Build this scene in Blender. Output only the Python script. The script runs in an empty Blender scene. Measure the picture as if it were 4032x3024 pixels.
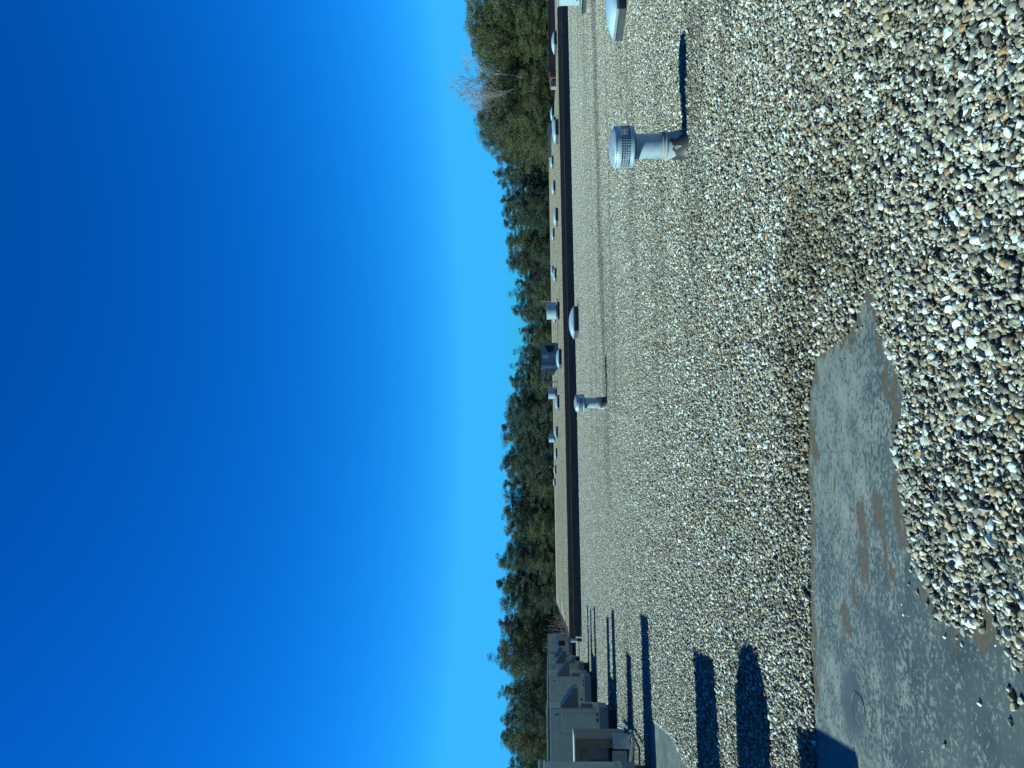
import bpy, bmesh, math, random
import numpy as np
from mathutils import Vector, Matrix, Euler

random.seed(7)
rng = np.random.default_rng(11)
DENOISE = True
S = bpy.context.scene
COL = S.collection
R_ = math.radians

# ------------------------------------------------------------------ camera
FPX, CX, CY = 3050.0, 1512.0, 2016.0        # focal length and centre in pixels of the upright photograph
EYE = 1.6
PITCH = math.atan((2145 - 2016) / FPX)
ROLL = math.atan(0.0145)
Fv = Vector((0, math.cos(PITCH), math.sin(PITCH)))
U0 = Vector((0, -math.sin(PITCH), math.cos(PITCH)))
R0 = Vector((1, 0, 0))
Rv = R0 * math.cos(ROLL) - U0 * math.sin(ROLL)
Uv = U0 * math.cos(ROLL) + R0 * math.sin(ROLL)
CAM = Vector((0, 0, EYE))
SUNK = -0.035                               # roof sheet below the tops of the stones

cd = bpy.data.cameras.new('camera')
cam = bpy.data.objects.new('camera', cd)
COL.objects.link(cam)
cd.sensor_fit = 'HORIZONTAL'
cd.sensor_width = 36.0
cd.lens = FPX / 4032.0 * 36.0
cd.clip_start = 0.05
cd.clip_end = 2000.0
# the phone was held on its side: picture right = world down, picture up = world right
cx_, cy_, cz_ = -Uv, Rv, -Fv
cam.matrix_world = Matrix(((cx_.x, cy_.x, cz_.x, CAM.x), (cx_.y, cy_.y, cz_.y, CAM.y),
                           (cx_.z, cy_.z, cz_.z, CAM.z), (0, 0, 0, 1)))
S.camera = cam

# ------------------------------------------------------------------ sky, sun, exposure
SUN_AZ, SUN_EL = R_(5.2), R_(36.3)           # direction in which the light travels, measured from +X
sun_to = Vector((-math.cos(SUN_AZ) * math.cos(SUN_EL), -math.sin(SUN_AZ) * math.cos(SUN_EL), math.sin(SUN_EL)))
W = bpy.data.worlds.new('World')
S.world = W
W.use_nodes = True
nt = W.node_tree
nt.nodes.clear()
wo = nt.nodes.new('ShaderNodeOutputWorld')
bg = nt.nodes.new('ShaderNodeBackground')
sky = nt.nodes.new('ShaderNodeTexSky')
sky.sky_type = 'NISHITA'
sky.sun_disc = False
sky.sun_elevation = SUN_EL
sky.sun_rotation = math.atan2(sun_to.x, sun_to.y)
sky.altitude = 300
sky.air_density = 1.0
sky.dust_density = 0.3
sky.ozone_density = 4.0
hs = nt.nodes.new('ShaderNodeHueSaturation')
hs.inputs['Saturation'].default_value = 1.32
hs.inputs['Value'].default_value = 1.0
SKY_STRENGTH, EXPOSURE = 0.05, 1.3
bg.inputs['Strength'].default_value = SKY_STRENGTH
# the phone's vivid rendering of a clear winter sky: deeper blue overhead, azure at the horizon
nt.links.new(sky.outputs[0], hs.inputs['Color'])
sep = nt.nodes.new('ShaderNodeSeparateColor')
com = nt.nodes.new('ShaderNodeCombineColor')
nt.links.new(hs.outputs[0], sep.inputs[0])
for k, (gain, power) in enumerate(((0.50, 1.68), (1.16, 1.24), (1.60, 1.22))):
    m0 = nt.nodes.new('ShaderNodeMath'); m0.operation = 'MULTIPLY'; m0.inputs[1].default_value = 0.12
    m1 = nt.nodes.new('ShaderNodeMath'); m1.operation = 'POWER'; m1.inputs[1].default_value = power
    m2 = nt.nodes.new('ShaderNodeMath'); m2.operation = 'MULTIPLY'; m2.inputs[1].default_value = gain / (SKY_STRENGTH * 2 ** EXPOSURE)
    nt.links.new(sep.outputs[k], m0.inputs[0])
    nt.links.new(m0.outputs[0], m1.inputs[0])
    mc = nt.nodes.new('ShaderNodeMath'); mc.operation = 'MINIMUM'; mc.inputs[1].default_value = (0.085, 0.405, 0.625)[k]
    nt.links.new(m1.outputs[0], mc.inputs[0])
    nt.links.new(mc.outputs[0], m2.inputs[0])
    nt.links.new(m2.outputs[0], com.inputs[k])
# upper sky dimmed toward the zenith to lessen fill light in the shadows
tcw = nt.nodes.new('ShaderNodeTexCoord')
sxw = nt.nodes.new('ShaderNodeSeparateXYZ')
mrw = nt.nodes.new('ShaderNodeMapRange')
mrw.interpolation_type = 'SMOOTHSTEP'
for nm_, v_ in (('From Min', 0.57), ('From Max', 0.92), ('To Min', 1.0), ('To Max', 0.25)):
    mrw.inputs[nm_].default_value = v_
vm = nt.nodes.new('ShaderNodeVectorMath'); vm.operation = 'SCALE'
nt.links.new(tcw.outputs['Generated'], sxw.inputs[0])
nt.links.new(sxw.outputs['Z'], mrw.inputs['Value'])
nt.links.new(com.outputs[0], vm.inputs[0])
nt.links.new(mrw.outputs[0], vm.inputs['Scale'])
nt.links.new(vm.outputs[0], bg.inputs['Color'])
nt.links.new(bg.outputs[0], wo.inputs['Surface'])

sl = bpy.data.lights.new('sun', 'SUN')
sl.energy = 5.0
sl.angle = R_(0.53)
sl.color = (0.80, 1.0, 0.88)
so = bpy.data.objects.new('sun', sl)
COL.objects.link(so)
so.rotation_euler = (-sun_to).to_track_quat('-Z', 'Y').to_euler()
so.location = sun_to * 60

S.view_settings.view_transform = 'Standard'
S.view_settings.look = 'None'
S.view_settings.exposure = EXPOSURE
S.view_settings.gamma = 1.0
S.cycles.max_bounces = 6
S.cycles.diffuse_bounces = 3
S.cycles.glossy_bounces = 3
S.cycles.transparent_max_bounces = 8
S.cycles.use_denoising = DENOISE

# ------------------------------------------------------------------ helpers
def at(x, y, z=0.0):
    """photo pixel (x, y) of the rotated 4032x3024 picture -> point on the horizontal plane z"""
    u, v = 3024.0 - y, x
    d = Fv + Rv * ((u - CX) / FPX) - Uv * ((v - CY) / FPX)
    t = (z - EYE) / d.z
    return CAM + d * t

def atD(x, y, D):
    u, v = 3024.0 - y, x
    d = Fv + Rv * ((u - CX) / FPX) - Uv * ((v - CY) / FPX)
    return CAM + d * (D / d.y)

def link(o, parent=None):
    COL.objects.link(o)
    if parent is not None:
        o.parent = parent
    return o

def tag(o, label=None, cat=None, group=None, kind=None):
    if label: o['label'] = label
    if cat: o['category'] = cat
    if group: o['group'] = group
    if kind: o['kind'] = kind
    return o

def thing(name, label, cat, loc=(0, 0, 0), rz=0.0, group=None, sc=1.0):
    o = bpy.data.objects.new(name, None)
    o.empty_display_size = 0.2
    COL.objects.link(o)
    o.location = loc
    o.rotation_euler = (0, 0, rz)
    o.scale = (sc, sc, sc)
    return tag(o, label, cat, group)

def copy_tree(o, parent=None, loc=None, rz=None, sc=None, label=None):
    c = o.copy()
    COL.objects.link(c)
    if parent is not None:
        c.parent = parent
    for ch in [q for q in o.children]:
        copy_tree(ch, c)
    if loc is not None: c.location = loc
    if rz is not None: c.rotation_euler = (0, 0, rz)
    if sc is not None: c.scale = (sc, sc, sc) if not hasattr(sc, '__len__') else sc
    if label: c['label'] = label
    return c

class MB:
    """collects shapes and links them as one mesh object"""
    def __init__(self):
        self.bm = bmesh.new()

    def box(self, x0, x1, y0, y1, z0, z1, bev=0.0):
        b = bmesh.new()
        bmesh.ops.create_cube(b, size=1.0)
        for v in b.verts:
            v.co = Vector(((x0 + x1) / 2 + v.co.x * (x1 - x0), (y0 + y1) / 2 + v.co.y * (y1 - y0), (z0 + z1) / 2 + v.co.z * (z1 - z0)))
        if bev:
            bmesh.ops.bevel(b, geom=b.edges[:], offset=bev, segments=2, affect='EDGES')
        self._add(b)
        return self

    def _add(self, b):
        me = bpy.data.meshes.new('tmp')
        b.to_mesh(me)
        b.free()
        self.bm.from_mesh(me)
        bpy.data.meshes.remove(me)

    def lathe(self, prof, n=40, cx=0, cy=0, caps=True):
        bm = self.bm
        rings = []
        for r, z in prof:
            if r < 1e-5:
                rings.append([bm.verts.new((cx, cy, z))])
            else:
                rings.append([bm.verts.new((cx + r * math.cos(2 * math.pi * k / n), cy + r * math.sin(2 * math.pi * k / n), z)) for k in range(n)])
        for a, b in zip(rings, rings[1:]):
            for k in range(n):
                k2 = (k + 1) % n
                if len(a) == 1 and len(b) == 1: continue
                if len(a) == 1: bm.faces.new((a[0], b[k2], b[k]))
                elif len(b) == 1: bm.faces.new((a[k], a[k2], b[0]))
                else: bm.faces.new((a[k], a[k2], b[k2], b[k]))
        return self

    def prism(self, pts, axis_from, axis_to):
        """pts: (a, b) outline in the local XZ plane, extruded along Y"""
        bm = self.bm
        A = [bm.verts.new((p[0], axis_from, p[1])) for p in pts]
        B = [bm.verts.new((p[0], axis_to, p[1])) for p in pts]
        bm.faces.new(A)
        bm.faces.new(B[::-1])
        n = len(pts)
        for k in range(n):
            bm.faces.new((A[k], B[k], B[(k + 1) % n], A[(k + 1) % n]))
        return self

    def tube(self, path, r, n=8, r2=None):
        bm = self.bm
        path = [Vector(p) for p in path]
        m = len(path)
        rings = []
        for i, p in enumerate(path):
            d = (path[min(i + 1, m - 1)] - path[max(i - 1, 0)]).normalized()
            a = d.orthogonal().normalized() if i == 0 else (rings_a - d * rings_a.dot(d)).normalized()
            rings_a = a
            b = d.cross(a)
            rr = r if r2 is None else r + (r2 - r) * i / (m - 1)
            rings.append([bm.verts.new(p + (a * math.cos(2 * math.pi * k / n) + b * math.sin(2 * math.pi * k / n)) * rr) for k in range(n)])
        for A, B in zip(rings, rings[1:]):
            for k in range(n):
                bm.faces.new((A[k], A[(k + 1) % n], B[(k + 1) % n], B[k]))
        if n > 3:
            bm.faces.new(rings[0][::-1])
            bm.faces.new(rings[-1])
        return self

    def build(self, name, mat, parent=None, smooth=None):
        bmesh.ops.recalc_face_normals(self.bm, faces=self.bm.faces[:])
        me = bpy.data.meshes.new(name)
        self.bm.to_mesh(me)
        self.bm.free()
        me.materials.append(mat)
        if smooth is not None:
            for p in me.polygons: p.use_smooth = True
            try: me.set_sharp_from_angle(angle=R_(smooth))
            except Exception: pass
        o = bpy.data.objects.new(name, me)
        return link(o, parent)

def np_mesh(name, verts, faces, k, mat=None, smooth=False):
    """fast mesh from numpy arrays; faces is (n, k)"""
    me = bpy.data.meshes.new(name)
    me.vertices.add(len(verts))
    me.vertices.foreach_set('co', np.asarray(verts, np.float32).ravel())
    nf = len(faces)
    if nf:
        me.loops.add(nf * k)
        me.loops.foreach_set('vertex_index', np.asarray(faces, np.int32).ravel())
        me.polygons.add(nf)
        me.polygons.foreach_set('loop_start', np.arange(0, nf * k, k, dtype=np.int32))
        me.polygons.foreach_set('loop_total', np.full(nf, k, np.int32))
        if smooth:
            me.polygons.foreach_set('use_smooth', np.ones(nf, bool))
    me.update(calc_edges=True)
    if mat: me.materials.append(mat)
    return me

def vnoise(x, y, seed=0):
    """smooth value noise in 0..1"""
    xi, yi = np.floor(x).astype(np.int64), np.floor(y).astype(np.int64)
    fx, fy = x - xi, y - yi
    fx, fy = fx * fx * (3 - 2 * fx), fy * fy * (3 - 2 * fy)
    def h(a, b):
        n = (a * 374761393 + b * 668265263 + seed * 974634777) & 0x7fffffff
        n = ((n ^ (n >> 13)) * 1274126177) & 0x7fffffff
        return ((n ^ (n >> 16)) & 0xffff) / 65535.0
    return (h(xi, yi) * (1 - fx) + h(xi + 1, yi) * fx) * (1 - fy) + (h(xi, yi + 1) * (1 - fx) + h(xi + 1, yi + 1) * fx) * fy

def fbm(x, y, seed=0, o=4):
    s, a, t = 0, 1.0, 0
    for k in range(o):
        s = s + a * vnoise(x * 2 ** k, y * 2 ** k, seed + k * 17)
        t += a
        a *= 0.5
    return s / t

def inside(px, py, poly):
    r = np.zeros(len(px), bool)
    n = len(poly)
    for i in range(n):
        x0, y0 = poly[i]
        x1, y1 = poly[(i + 1) % n]
        c = (y0 > py) != (y1 > py)
        r ^= c & (px < (x1 - x0) * (py - y0) / ((y1 - y0) if y1 != y0 else 1e-9) + x0)
    return r

def edge_dist(px, py, poly):
    d = np.full(len(px), 1e9)
    n = len(poly)
    for i in range(n):
        ax, ay = poly[i]
        bx, by = poly[(i + 1) % n]
        L = (bx - ax) ** 2 + (by - ay) ** 2 + 1e-12
        t = np.clip(((px - ax) * (bx - ax) + (py - ay) * (by - ay)) / L, 0, 1)
        d = np.minimum(d, np.hypot(px - ax - t * (bx - ax), py - ay - t * (by - ay)))
    return d

# ------------------------------------------------------------------ materials
def new_mat(name):
    m = bpy.data.materials.new(name)
    m.use_nodes = True
    n = m.node_tree
    b = n.nodes['Principled BSDF']
    return m, n, b

def ramp(n, stops, interp='LINEAR'):
    r = n.nodes.new('ShaderNodeValToRGB')
    r.color_ramp.interpolation = interp
    e = r.color_ramp.elements
    while len(e) < len(stops): e.new(0.5)
    for k, (p, c) in enumerate(stops):
        e[k].position = p
        e[k].color = (*c, 1)
    return r

def noise(n, scale, detail=4, rough=0.55, coord='Object', stretch=None, rot=0.0):
    tc = n.nodes.new('ShaderNodeTexCoord')
    t = n.nodes.new('ShaderNodeTexNoise')
    t.inputs['Scale'].default_value = scale
    t.inputs['Detail'].default_value = detail
    t.inputs['Roughness'].default_value = rough
    src = tc.outputs[coord]
    if stretch:
        mp = n.nodes.new('ShaderNodeMapping')
        mp.inputs['Scale'].default_value = stretch
        mp.inputs['Rotation'].default_value = (0, 0, rot)
        n.links.new(src, mp.inputs['Vector'])
        src = mp.outputs[0]
    n.links.new(src, t.inputs['Vector'])
    return t

def painted(name, col, rough=0.5, metal=0.0, dirt=0.25, scale=3.0, dark=None, bump=0.0):
    """paint or sheet metal with uneven dirt"""
    m, n, b = new_mat(name)
    t = noise(n, scale, 6, 0.65)
    dk = dark or tuple(c * (1 - dirt) for c in col)
    r = ramp(n, [(0.35, dk), (0.62, col)])
    n.links.new(t.outputs['Fac'], r.inputs['Fac'])
    n.links.new(r.outputs['Color'], b.inputs['Base Color'])
    b.inputs['Roughness'].default_value = rough
    b.inputs['Metallic'].default_value = metal
    if bump:
        t2 = noise(n, scale * 8, 3)
        bp = n.nodes.new('ShaderNodeBump')
        bp.inputs['Strength'].default_value = bump
        bp.inputs['Distance'].default_value = 0.01
        n.links.new(t2.outputs['Fac'], bp.inputs['Height'])
        n.links.new(bp.outputs[0], b.inputs['Normal'])
    return m

M = {}
M['galv'] = painted('galvanised_metal', (0.25, 0.33, 0.40), 0.40, 0.4, 0.28, 9)
M['galv_dark'] = painted('weathered_metal', (0.12, 0.15, 0.175), 0.5, 0.3, 0.35, 6)
M['tan'] = painted('tan_cabinet_paint', (0.42, 0.365, 0.235), 0.5, 0.0, 0.18, 2.5)
M['tan_light'] = painted('tan_trim_paint', (0.58, 0.57, 0.44), 0.4, 0.0, 0.15, 5)
M['brown_hood'] = painted('brown_hood_paint', (0.115, 0.095, 0.07), 0.5, 0.0, 0.2, 4)
M['hood_top'] = painted('hood_top_paint', (0.24, 0.26, 0.27), 0.75, 0.0, 0.15, 4)
M['grey_cab'] = painted('grey_cabinet_paint', (0.17, 0.19, 0.21), 0.5, 0.1, 0.3, 3)
M['black'] = painted('black_opening', (0.012, 0.012, 0.012), 0.8, 0.0, 0.3, 5)
M['fascia'] = painted('brown_fascia_metal', (0.085, 0.030, 0.015), 0.4, 0.1, 0.3, 1.5)
M['fascia_edge'] = painted('fascia_drip_edge', (0.30, 0.19, 0.14), 0.35, 0.2, 0.3, 1.5)
M['red_fascia'] = painted('red_brown_fascia_metal', (0.17, 0.042, 0.017), 0.45, 0.0, 0.3, 1.5)
M['wall_black'] = painted('black_wall_membrane', (0.028, 0.027, 0.025), 0.6, 0.0, 0.5, 1.2, bump=0.3)
M['dome'] = painted('white_acrylic_dome', (0.19, 0.27, 0.345), 0.30, 0.0, 0.08, 4)
M['curb_dark'] = painted('dark_curb_flashing', (0.022, 0.029, 0.034), 0.6, 0.0, 0.4, 4)
M['curb_grey'] = painted('grey_curb_flashing', (0.14, 0.16, 0.17), 0.55, 0.1, 0.3, 4)
M['frame_al'] = painted('aluminium_skylight_frame', (0.17, 0.20, 0.22), 0.4, 0.3, 0.2, 8)
M['green'] = painted('green_curb_paint', (0.085, 0.17, 0.115), 0.5, 0.0, 0.35, 6)
M['white'] = painted('white_paint', (0.18, 0.25, 0.295), 0.45, 0.0, 0.15, 6)
M['blue'] = painted('blue_badge', (0.02, 0.04, 0.22), 0.4, 0.0, 0.1, 6)
M['rust'] = painted('rusty_band', (0.20, 0.20, 0.16), 0.6, 0.0, 0.6, 14, dark=(0.13, 0.09, 0.05))
M['bark'] = painted('tree_bark', (0.115, 0.10, 0.085), 0.9, 0.0, 0.5, 8)
M['bark_pale'] = painted('pale_bare_branches', (0.125, 0.125, 0.13), 0.9, 0.0, 0.3, 5)

# silver paint peeling off black tar
m, n, b = new_mat('peeling_silver_paint')
t = noise(n, 7.0, 3, 0.5)
tcp = n.nodes.new('ShaderNodeTexCoord')
sp = n.nodes.new('ShaderNodeSeparateXYZ')
n.links.new(tcp.outputs['Object'], sp.inputs[0])
mz = n.nodes.new('ShaderNodeMath'); mz.operation = 'MULTIPLY_ADD'
mz.inputs[1].default_value = 1.5; mz.inputs[2].default_value = -0.19
n.links.new(sp.outputs['Z'], mz.inputs[0])
az = n.nodes.new('ShaderNodeMath'); az.operation = 'ADD'
n.links.new(mz.outputs[0], az.inputs[0]); n.links.new(t.outputs['Fac'], az.inputs[1])
r = ramp(n, [(0.49, (0.014, 0.014, 0.013)), (0.51, (0.17, 0.20, 0.22))])
n.links.new(az.outputs[0], r.inputs['Fac'])
n.links.new(r.outputs['Color'], b.inputs['Base Color'])
b.inputs['Roughness'].default_value = 0.55
M['peeling'] = m

PEBBLE_STOPS = [(0.0, (0.045, 0.044, 0.039)), (0.05, (0.075, 0.071, 0.057)), (0.13, (0.11, 0.103, 0.08)), (0.24, (0.145, 0.142, 0.117)), (0.35, (0.132, 0.142, 0.13)), (0.44, (0.199, 0.181, 0.131)), (0.55, (0.197, 0.216, 0.201)), (0.63, (0.255, 0.242, 0.19)), (0.72, (0.313, 0.351, 0.338)), (0.775, (0.264, 0.218, 0.139)), (0.845, (0.368, 0.418, 0.406)), (0.9, (0.427, 0.484, 0.473)), (0.935, (0.185, 0.118, 0.062)), (0.972, (0.496, 0.541, 0.526))]

def pebble_material(name, source):
    m, n, b = new_mat(name)
    r = ramp(n, PEBBLE_STOPS, 'CONSTANT')
    if source == 'random':
        oi = n.nodes.new('ShaderNodeObjectInfo')
        n.links.new(oi.outputs['Random'], r.inputs['Fac'])
    else:
        a = n.nodes.new('ShaderNodeAttribute')
        a.attribute_name = 'tone'
        n.links.new(a.outputs['Fac'], r.inputs['Fac'])
    # mottling inside one stone
    tc = n.nodes.new('ShaderNodeNewGeometry')
    t = n.nodes.new('ShaderNodeTexNoise')
    t.inputs['Scale'].default_value = 95.0
    t.inputs['Detail'].default_value = 5.0
    n.links.new(tc.outputs['Position'], t.inputs['Vector'])
    mr = n.nodes.new('ShaderNodeMapRange')
    mr.inputs['From Min'].default_value = 0.3
    mr.inputs['From Max'].default_value = 0.7
    mr.inputs['To Min'].default_value = 0.68
    mr.inputs['To Max'].default_value = 1.22
    n.links.new(t.outputs['Fac'], mr.inputs['Value'])
    # darker and lighter drifts of gravel across the roof, stretched along the building
    mp = n.nodes.new('ShaderNodeMapping')
    mp.inputs['Rotation'].default_value = (0, 0, -R_(9))
    mp.inputs['Scale'].default_value = (0.11, 0.95, 1)
    n.links.new(tc.outputs['Position'], mp.inputs['Vector'])
    t2 = n.nodes.new('ShaderNodeTexNoise')
    t2.inputs['Scale'].default_value = 1.0
    t2.inputs['Detail'].default_value = 4.0
    t2.inputs['Distortion'].default_value = 0.6
    n.links.new(mp.outputs[0], t2.inputs['Vector'])
    t3 = n.nodes.new('ShaderNodeTexNoise')
    t3.inputs['Scale'].default_value = 0.075
    t3.inputs['Detail'].default_value = 1.0
    n.links.new(tc.outputs['Position'], t3.inputs['Vector'])
    mk = n.nodes.new('ShaderNodeMapRange')
    mk.inputs['From Min'].default_value = 0.42
    mk.inputs['From Max'].default_value = 0.62
    mk.inputs['To Min'].default_value = 0.16
    mk.inputs['To Max'].default_value = 0.0
    n.links.new(t3.outputs['Fac'], mk.inputs['Value'])
    ad2 = n.nodes.new('ShaderNodeMath'); ad2.operation = 'ADD'
    n.links.new(t2.outputs['Fac'], ad2.inputs[0])
    n.links.new(mk.outputs[0], ad2.inputs[1])
    mr2 = n.nodes.new('ShaderNodeMapRange')
    mr2.inputs['From Min'].default_value = 0.38
    mr2.inputs['From Max'].default_value = 0.56
    mr2.inputs['To Min'].default_value = 0.66
    mr2.inputs['To Max'].default_value = 1.0
    n.links.new(ad2.outputs[0], mr2.inputs['Value'])
    mm = n.nodes.new('ShaderNodeMath')
    mm.operation = 'MULTIPLY'
    n.links.new(mr.outputs[0], mm.inputs[0])
    n.links.new(mr2.outputs[0], mm.inputs[1])
    # darker bands along the building, tinted into the stones
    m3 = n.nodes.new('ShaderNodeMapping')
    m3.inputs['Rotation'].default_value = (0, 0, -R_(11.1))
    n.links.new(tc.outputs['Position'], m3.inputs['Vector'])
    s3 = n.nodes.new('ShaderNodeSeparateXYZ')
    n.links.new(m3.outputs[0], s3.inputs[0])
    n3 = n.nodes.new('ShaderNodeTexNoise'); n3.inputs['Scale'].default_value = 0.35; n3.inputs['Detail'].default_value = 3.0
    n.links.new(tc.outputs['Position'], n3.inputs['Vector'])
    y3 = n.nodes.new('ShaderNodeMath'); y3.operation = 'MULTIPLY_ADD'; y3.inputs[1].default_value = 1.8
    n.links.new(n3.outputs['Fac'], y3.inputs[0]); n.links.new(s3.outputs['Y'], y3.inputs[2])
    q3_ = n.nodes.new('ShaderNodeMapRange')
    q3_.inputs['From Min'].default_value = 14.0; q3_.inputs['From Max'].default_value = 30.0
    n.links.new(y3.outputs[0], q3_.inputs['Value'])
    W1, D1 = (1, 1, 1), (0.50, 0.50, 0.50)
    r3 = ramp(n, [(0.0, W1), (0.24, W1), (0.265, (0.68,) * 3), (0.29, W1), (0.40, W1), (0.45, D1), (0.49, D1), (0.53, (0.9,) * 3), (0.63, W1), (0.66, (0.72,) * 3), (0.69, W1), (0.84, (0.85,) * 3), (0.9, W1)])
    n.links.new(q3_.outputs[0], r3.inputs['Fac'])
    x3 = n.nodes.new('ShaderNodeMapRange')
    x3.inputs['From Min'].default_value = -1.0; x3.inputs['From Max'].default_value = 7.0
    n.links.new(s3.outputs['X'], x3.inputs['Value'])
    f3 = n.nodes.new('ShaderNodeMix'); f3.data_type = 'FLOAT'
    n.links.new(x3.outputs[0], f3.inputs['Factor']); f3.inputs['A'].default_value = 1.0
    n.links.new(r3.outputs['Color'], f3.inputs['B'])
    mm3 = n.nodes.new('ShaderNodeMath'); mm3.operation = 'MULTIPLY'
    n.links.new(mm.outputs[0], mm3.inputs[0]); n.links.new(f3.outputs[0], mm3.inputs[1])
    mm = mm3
    mx = n.nodes.new('ShaderNodeVectorMath')
    mx.operation = 'SCALE'
    n.links.new(r.outputs['Color'], mx.inputs[0])
    n.links.new(mm.outputs[0], mx.inputs['Scale'])
    if source != 'random':
        sz = n.nodes.new('ShaderNodeSeparateXYZ')
        n.links.new(tc.outputs['Position'], sz.inputs[0])
        gt = n.nodes.new('ShaderNodeMath'); gt.operation = 'GREATER_THAN'; gt.inputs[1].default_value = 0.3
        n.links.new(sz.outputs['Z'], gt.inputs[0])
        mp2 = n.nodes.new('ShaderNodeMapping')
        mp2.inputs['Rotation'].default_value = (0, 0, -R_(10))
        mp2.inputs['Scale'].default_value = (0.06, 0.9, 1)
        n.links.new(tc.outputs['Position'], mp2.inputs['Vector'])
        t4 = n.nodes.new('ShaderNodeTexNoise'); t4.inputs['Detail'].default_value = 4.0
        n.links.new(mp2.outputs[0], t4.inputs['Vector'])
        mr4 = n.nodes.new('ShaderNodeMapRange')
        mr4.inputs['From Min'].default_value = 0.60; mr4.inputs['From Max'].default_value = 0.38
        mr4.inputs['To Min'].default_value = 0.25
        n.links.new(t4.outputs['Fac'], mr4.inputs['Value'])
        fm = n.nodes.new('ShaderNodeMath'); fm.operation = 'MULTIPLY'
        n.links.new(gt.outputs[0], fm.inputs[0]); n.links.new(mr4.outputs[0], fm.inputs[1])
        tm = n.nodes.new('ShaderNodeMix'); tm.data_type = 'RGBA'; tm.blend_type = 'MULTIPLY'
        n.links.new(fm.outputs[0], tm.inputs['Factor'])
        n.links.new(mx.outputs[0], tm.inputs['A'])
        tm.inputs['B'].default_value = (0.62, 0.54, 0.40, 1)
        n.links.new(tm.outputs['Result'], b.inputs['Base Color'])
    if source == 'random':
        at_ = n.nodes.new('ShaderNodeAttribute')
        at_.attribute_type = 'INSTANCER'
        at_.attribute_name = 'dirt'
        dm = n.nodes.new('ShaderNodeMix'); dm.data_type = 'RGBA'; dm.blend_type = 'MULTIPLY'
        n.links.new(at_.outputs['Fac'], dm.inputs['Factor'])
        n.links.new(mx.outputs[0], dm.inputs['A'])
        dm.inputs['B'].default_value = (0.60, 0.545, 0.46, 1)
        n.links.new(dm.outputs['Result'], b.inputs['Base Color'])
    b.inputs['Roughness'].default_value = 0.62
    b.inputs['Specular IOR Level'].default_value = 0.35
    return m

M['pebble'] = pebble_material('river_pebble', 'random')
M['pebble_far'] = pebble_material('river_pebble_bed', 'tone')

# roof sheet below the stones
m, n, b = new_mat('roof_sheet_under_gravel')
t = noise(n, 40, 4)
r = ramp(n, [(0.3, (0.10, 0.096, 0.078)), (0.7, (0.19, 0.185, 0.150))])
n.links.new(t.outputs['Fac'], r.inputs['Fac'])
n.links.new(r.outputs['Color'], b.inputs['Base Color'])
b.inputs['Roughness'].default_value = 0.9
M['deck'] = m

# far gravel on the raised roof (beyond the modelled stones)
m, n, b = new_mat('gravel_far_surface')
t = noise(n, 18, 5, 0.7)
r = ramp(n, [(0.3, (0.07, 0.062, 0.045)), (0.5, (0.15, 0.138, 0.105)), (0.72, (0.24, 0.23, 0.19))])
t2 = noise(n, 1.0, 3, 0.5, stretch=(0.05, 0.4, 1), rot=-R_(9))
r2 = ramp(n, [(0.35, (0.62, 0.60, 0.55)), (0.55, (1, 1, 1))])
mx = n.nodes.new('ShaderNodeMix'); mx.data_type = 'RGBA'; mx.blend_type = 'MULTIPLY'
mx.inputs['Factor'].default_value = 1.0
n.links.new(t.outputs['Fac'], r.inputs['Fac'])
n.links.new(t2.outputs['Fac'], r2.inputs['Fac'])
n.links.new(r.outputs['Color'], mx.inputs['A'])
n.links.new(r2.outputs['Color'], mx.inputs['B'])
n.links.new(mx.outputs['Result'], b.inputs['Base Color'])
b.inputs['Roughness'].default_value = 0.9
M['gravel_far'] = m

# bare membrane: slate sheet with pale dust, brown silt and damp stains (stain shapes are stored per vertex)
m, n, b = new_mat('bare_roof_membrane')
def att(nm):
    a = n.nodes.new('ShaderNodeAttribute'); a.attribute_name = nm
    return a.outputs['Fac']
def mixc(f, a, bb):
    x = n.nodes.new('ShaderNodeMix'); x.data_type = 'RGBA'
    n.links.new(f, x.inputs['Factor'])
    for s, k in ((a, 'A'), (bb, 'B')):
        if isinstance(s, tuple): x.inputs[k].default_value = (*s, 1)
        else: n.links.new(s, x.inputs[k])
    return x.outputs['Result']
def math_(op, a, bb):
    x = n.nodes.new('ShaderNodeMath'); x.operation = op
    for i, s in enumerate((a, bb)):
        if isinstance(s, (int, float)): x.inputs[i].default_value = s
        else: n.links.new(s, x.inputs[i])
    return x.outputs[0]
def mapr(s, a, bb, c=0.0, d=1.0):
    x = n.nodes.new('ShaderNodeMapRange'); x.clamp = True
    x.inputs['From Min'].default_value = a; x.inputs['From Max'].default_value = bb
    x.inputs['To Min'].default_value = c; x.inputs['To Max'].default_value = d
    n.links.new(s, x.inputs['Value'])
    return x.outputs[0]
nf = noise(n, 34, 8, 0.75, stretch=(0.95, 1.1, 1))
ns_ = noise(n, 5.0, 7, 0.70, stretch=(0.9, 1.3, 1), rot=-R_(10))
nb = noise(n, 2.6, 5, 0.6)
fl_in = math_('ADD', nf.outputs['Fac'], math_('MULTIPLY', math_('SUBTRACT', att('dust'), 0.5), 0.17))
fl_in = math_('ADD', fl_in, math_('MULTIPLY', math_('SUBTRACT', ns_.outputs['Fac'], 0.5), 0.34))
flecks = mapr(fl_in, 0.46, 0.535)
slate = mixc(mapr(nb.outputs['Fac'], 0.38, 0.62), (0.019, 0.030, 0.033), (0.036, 0.052, 0.052))
dusty = mixc(mapr(ns_.outputs['Fac'], 0.36, 0.64), (0.074, 0.086, 0.082), (0.124, 0.136, 0.124))
c = mixc(flecks, slate, dusty)
nd = noise(n, 9, 8, 0.72, stretch=(0.7, 1.5, 1))
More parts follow.
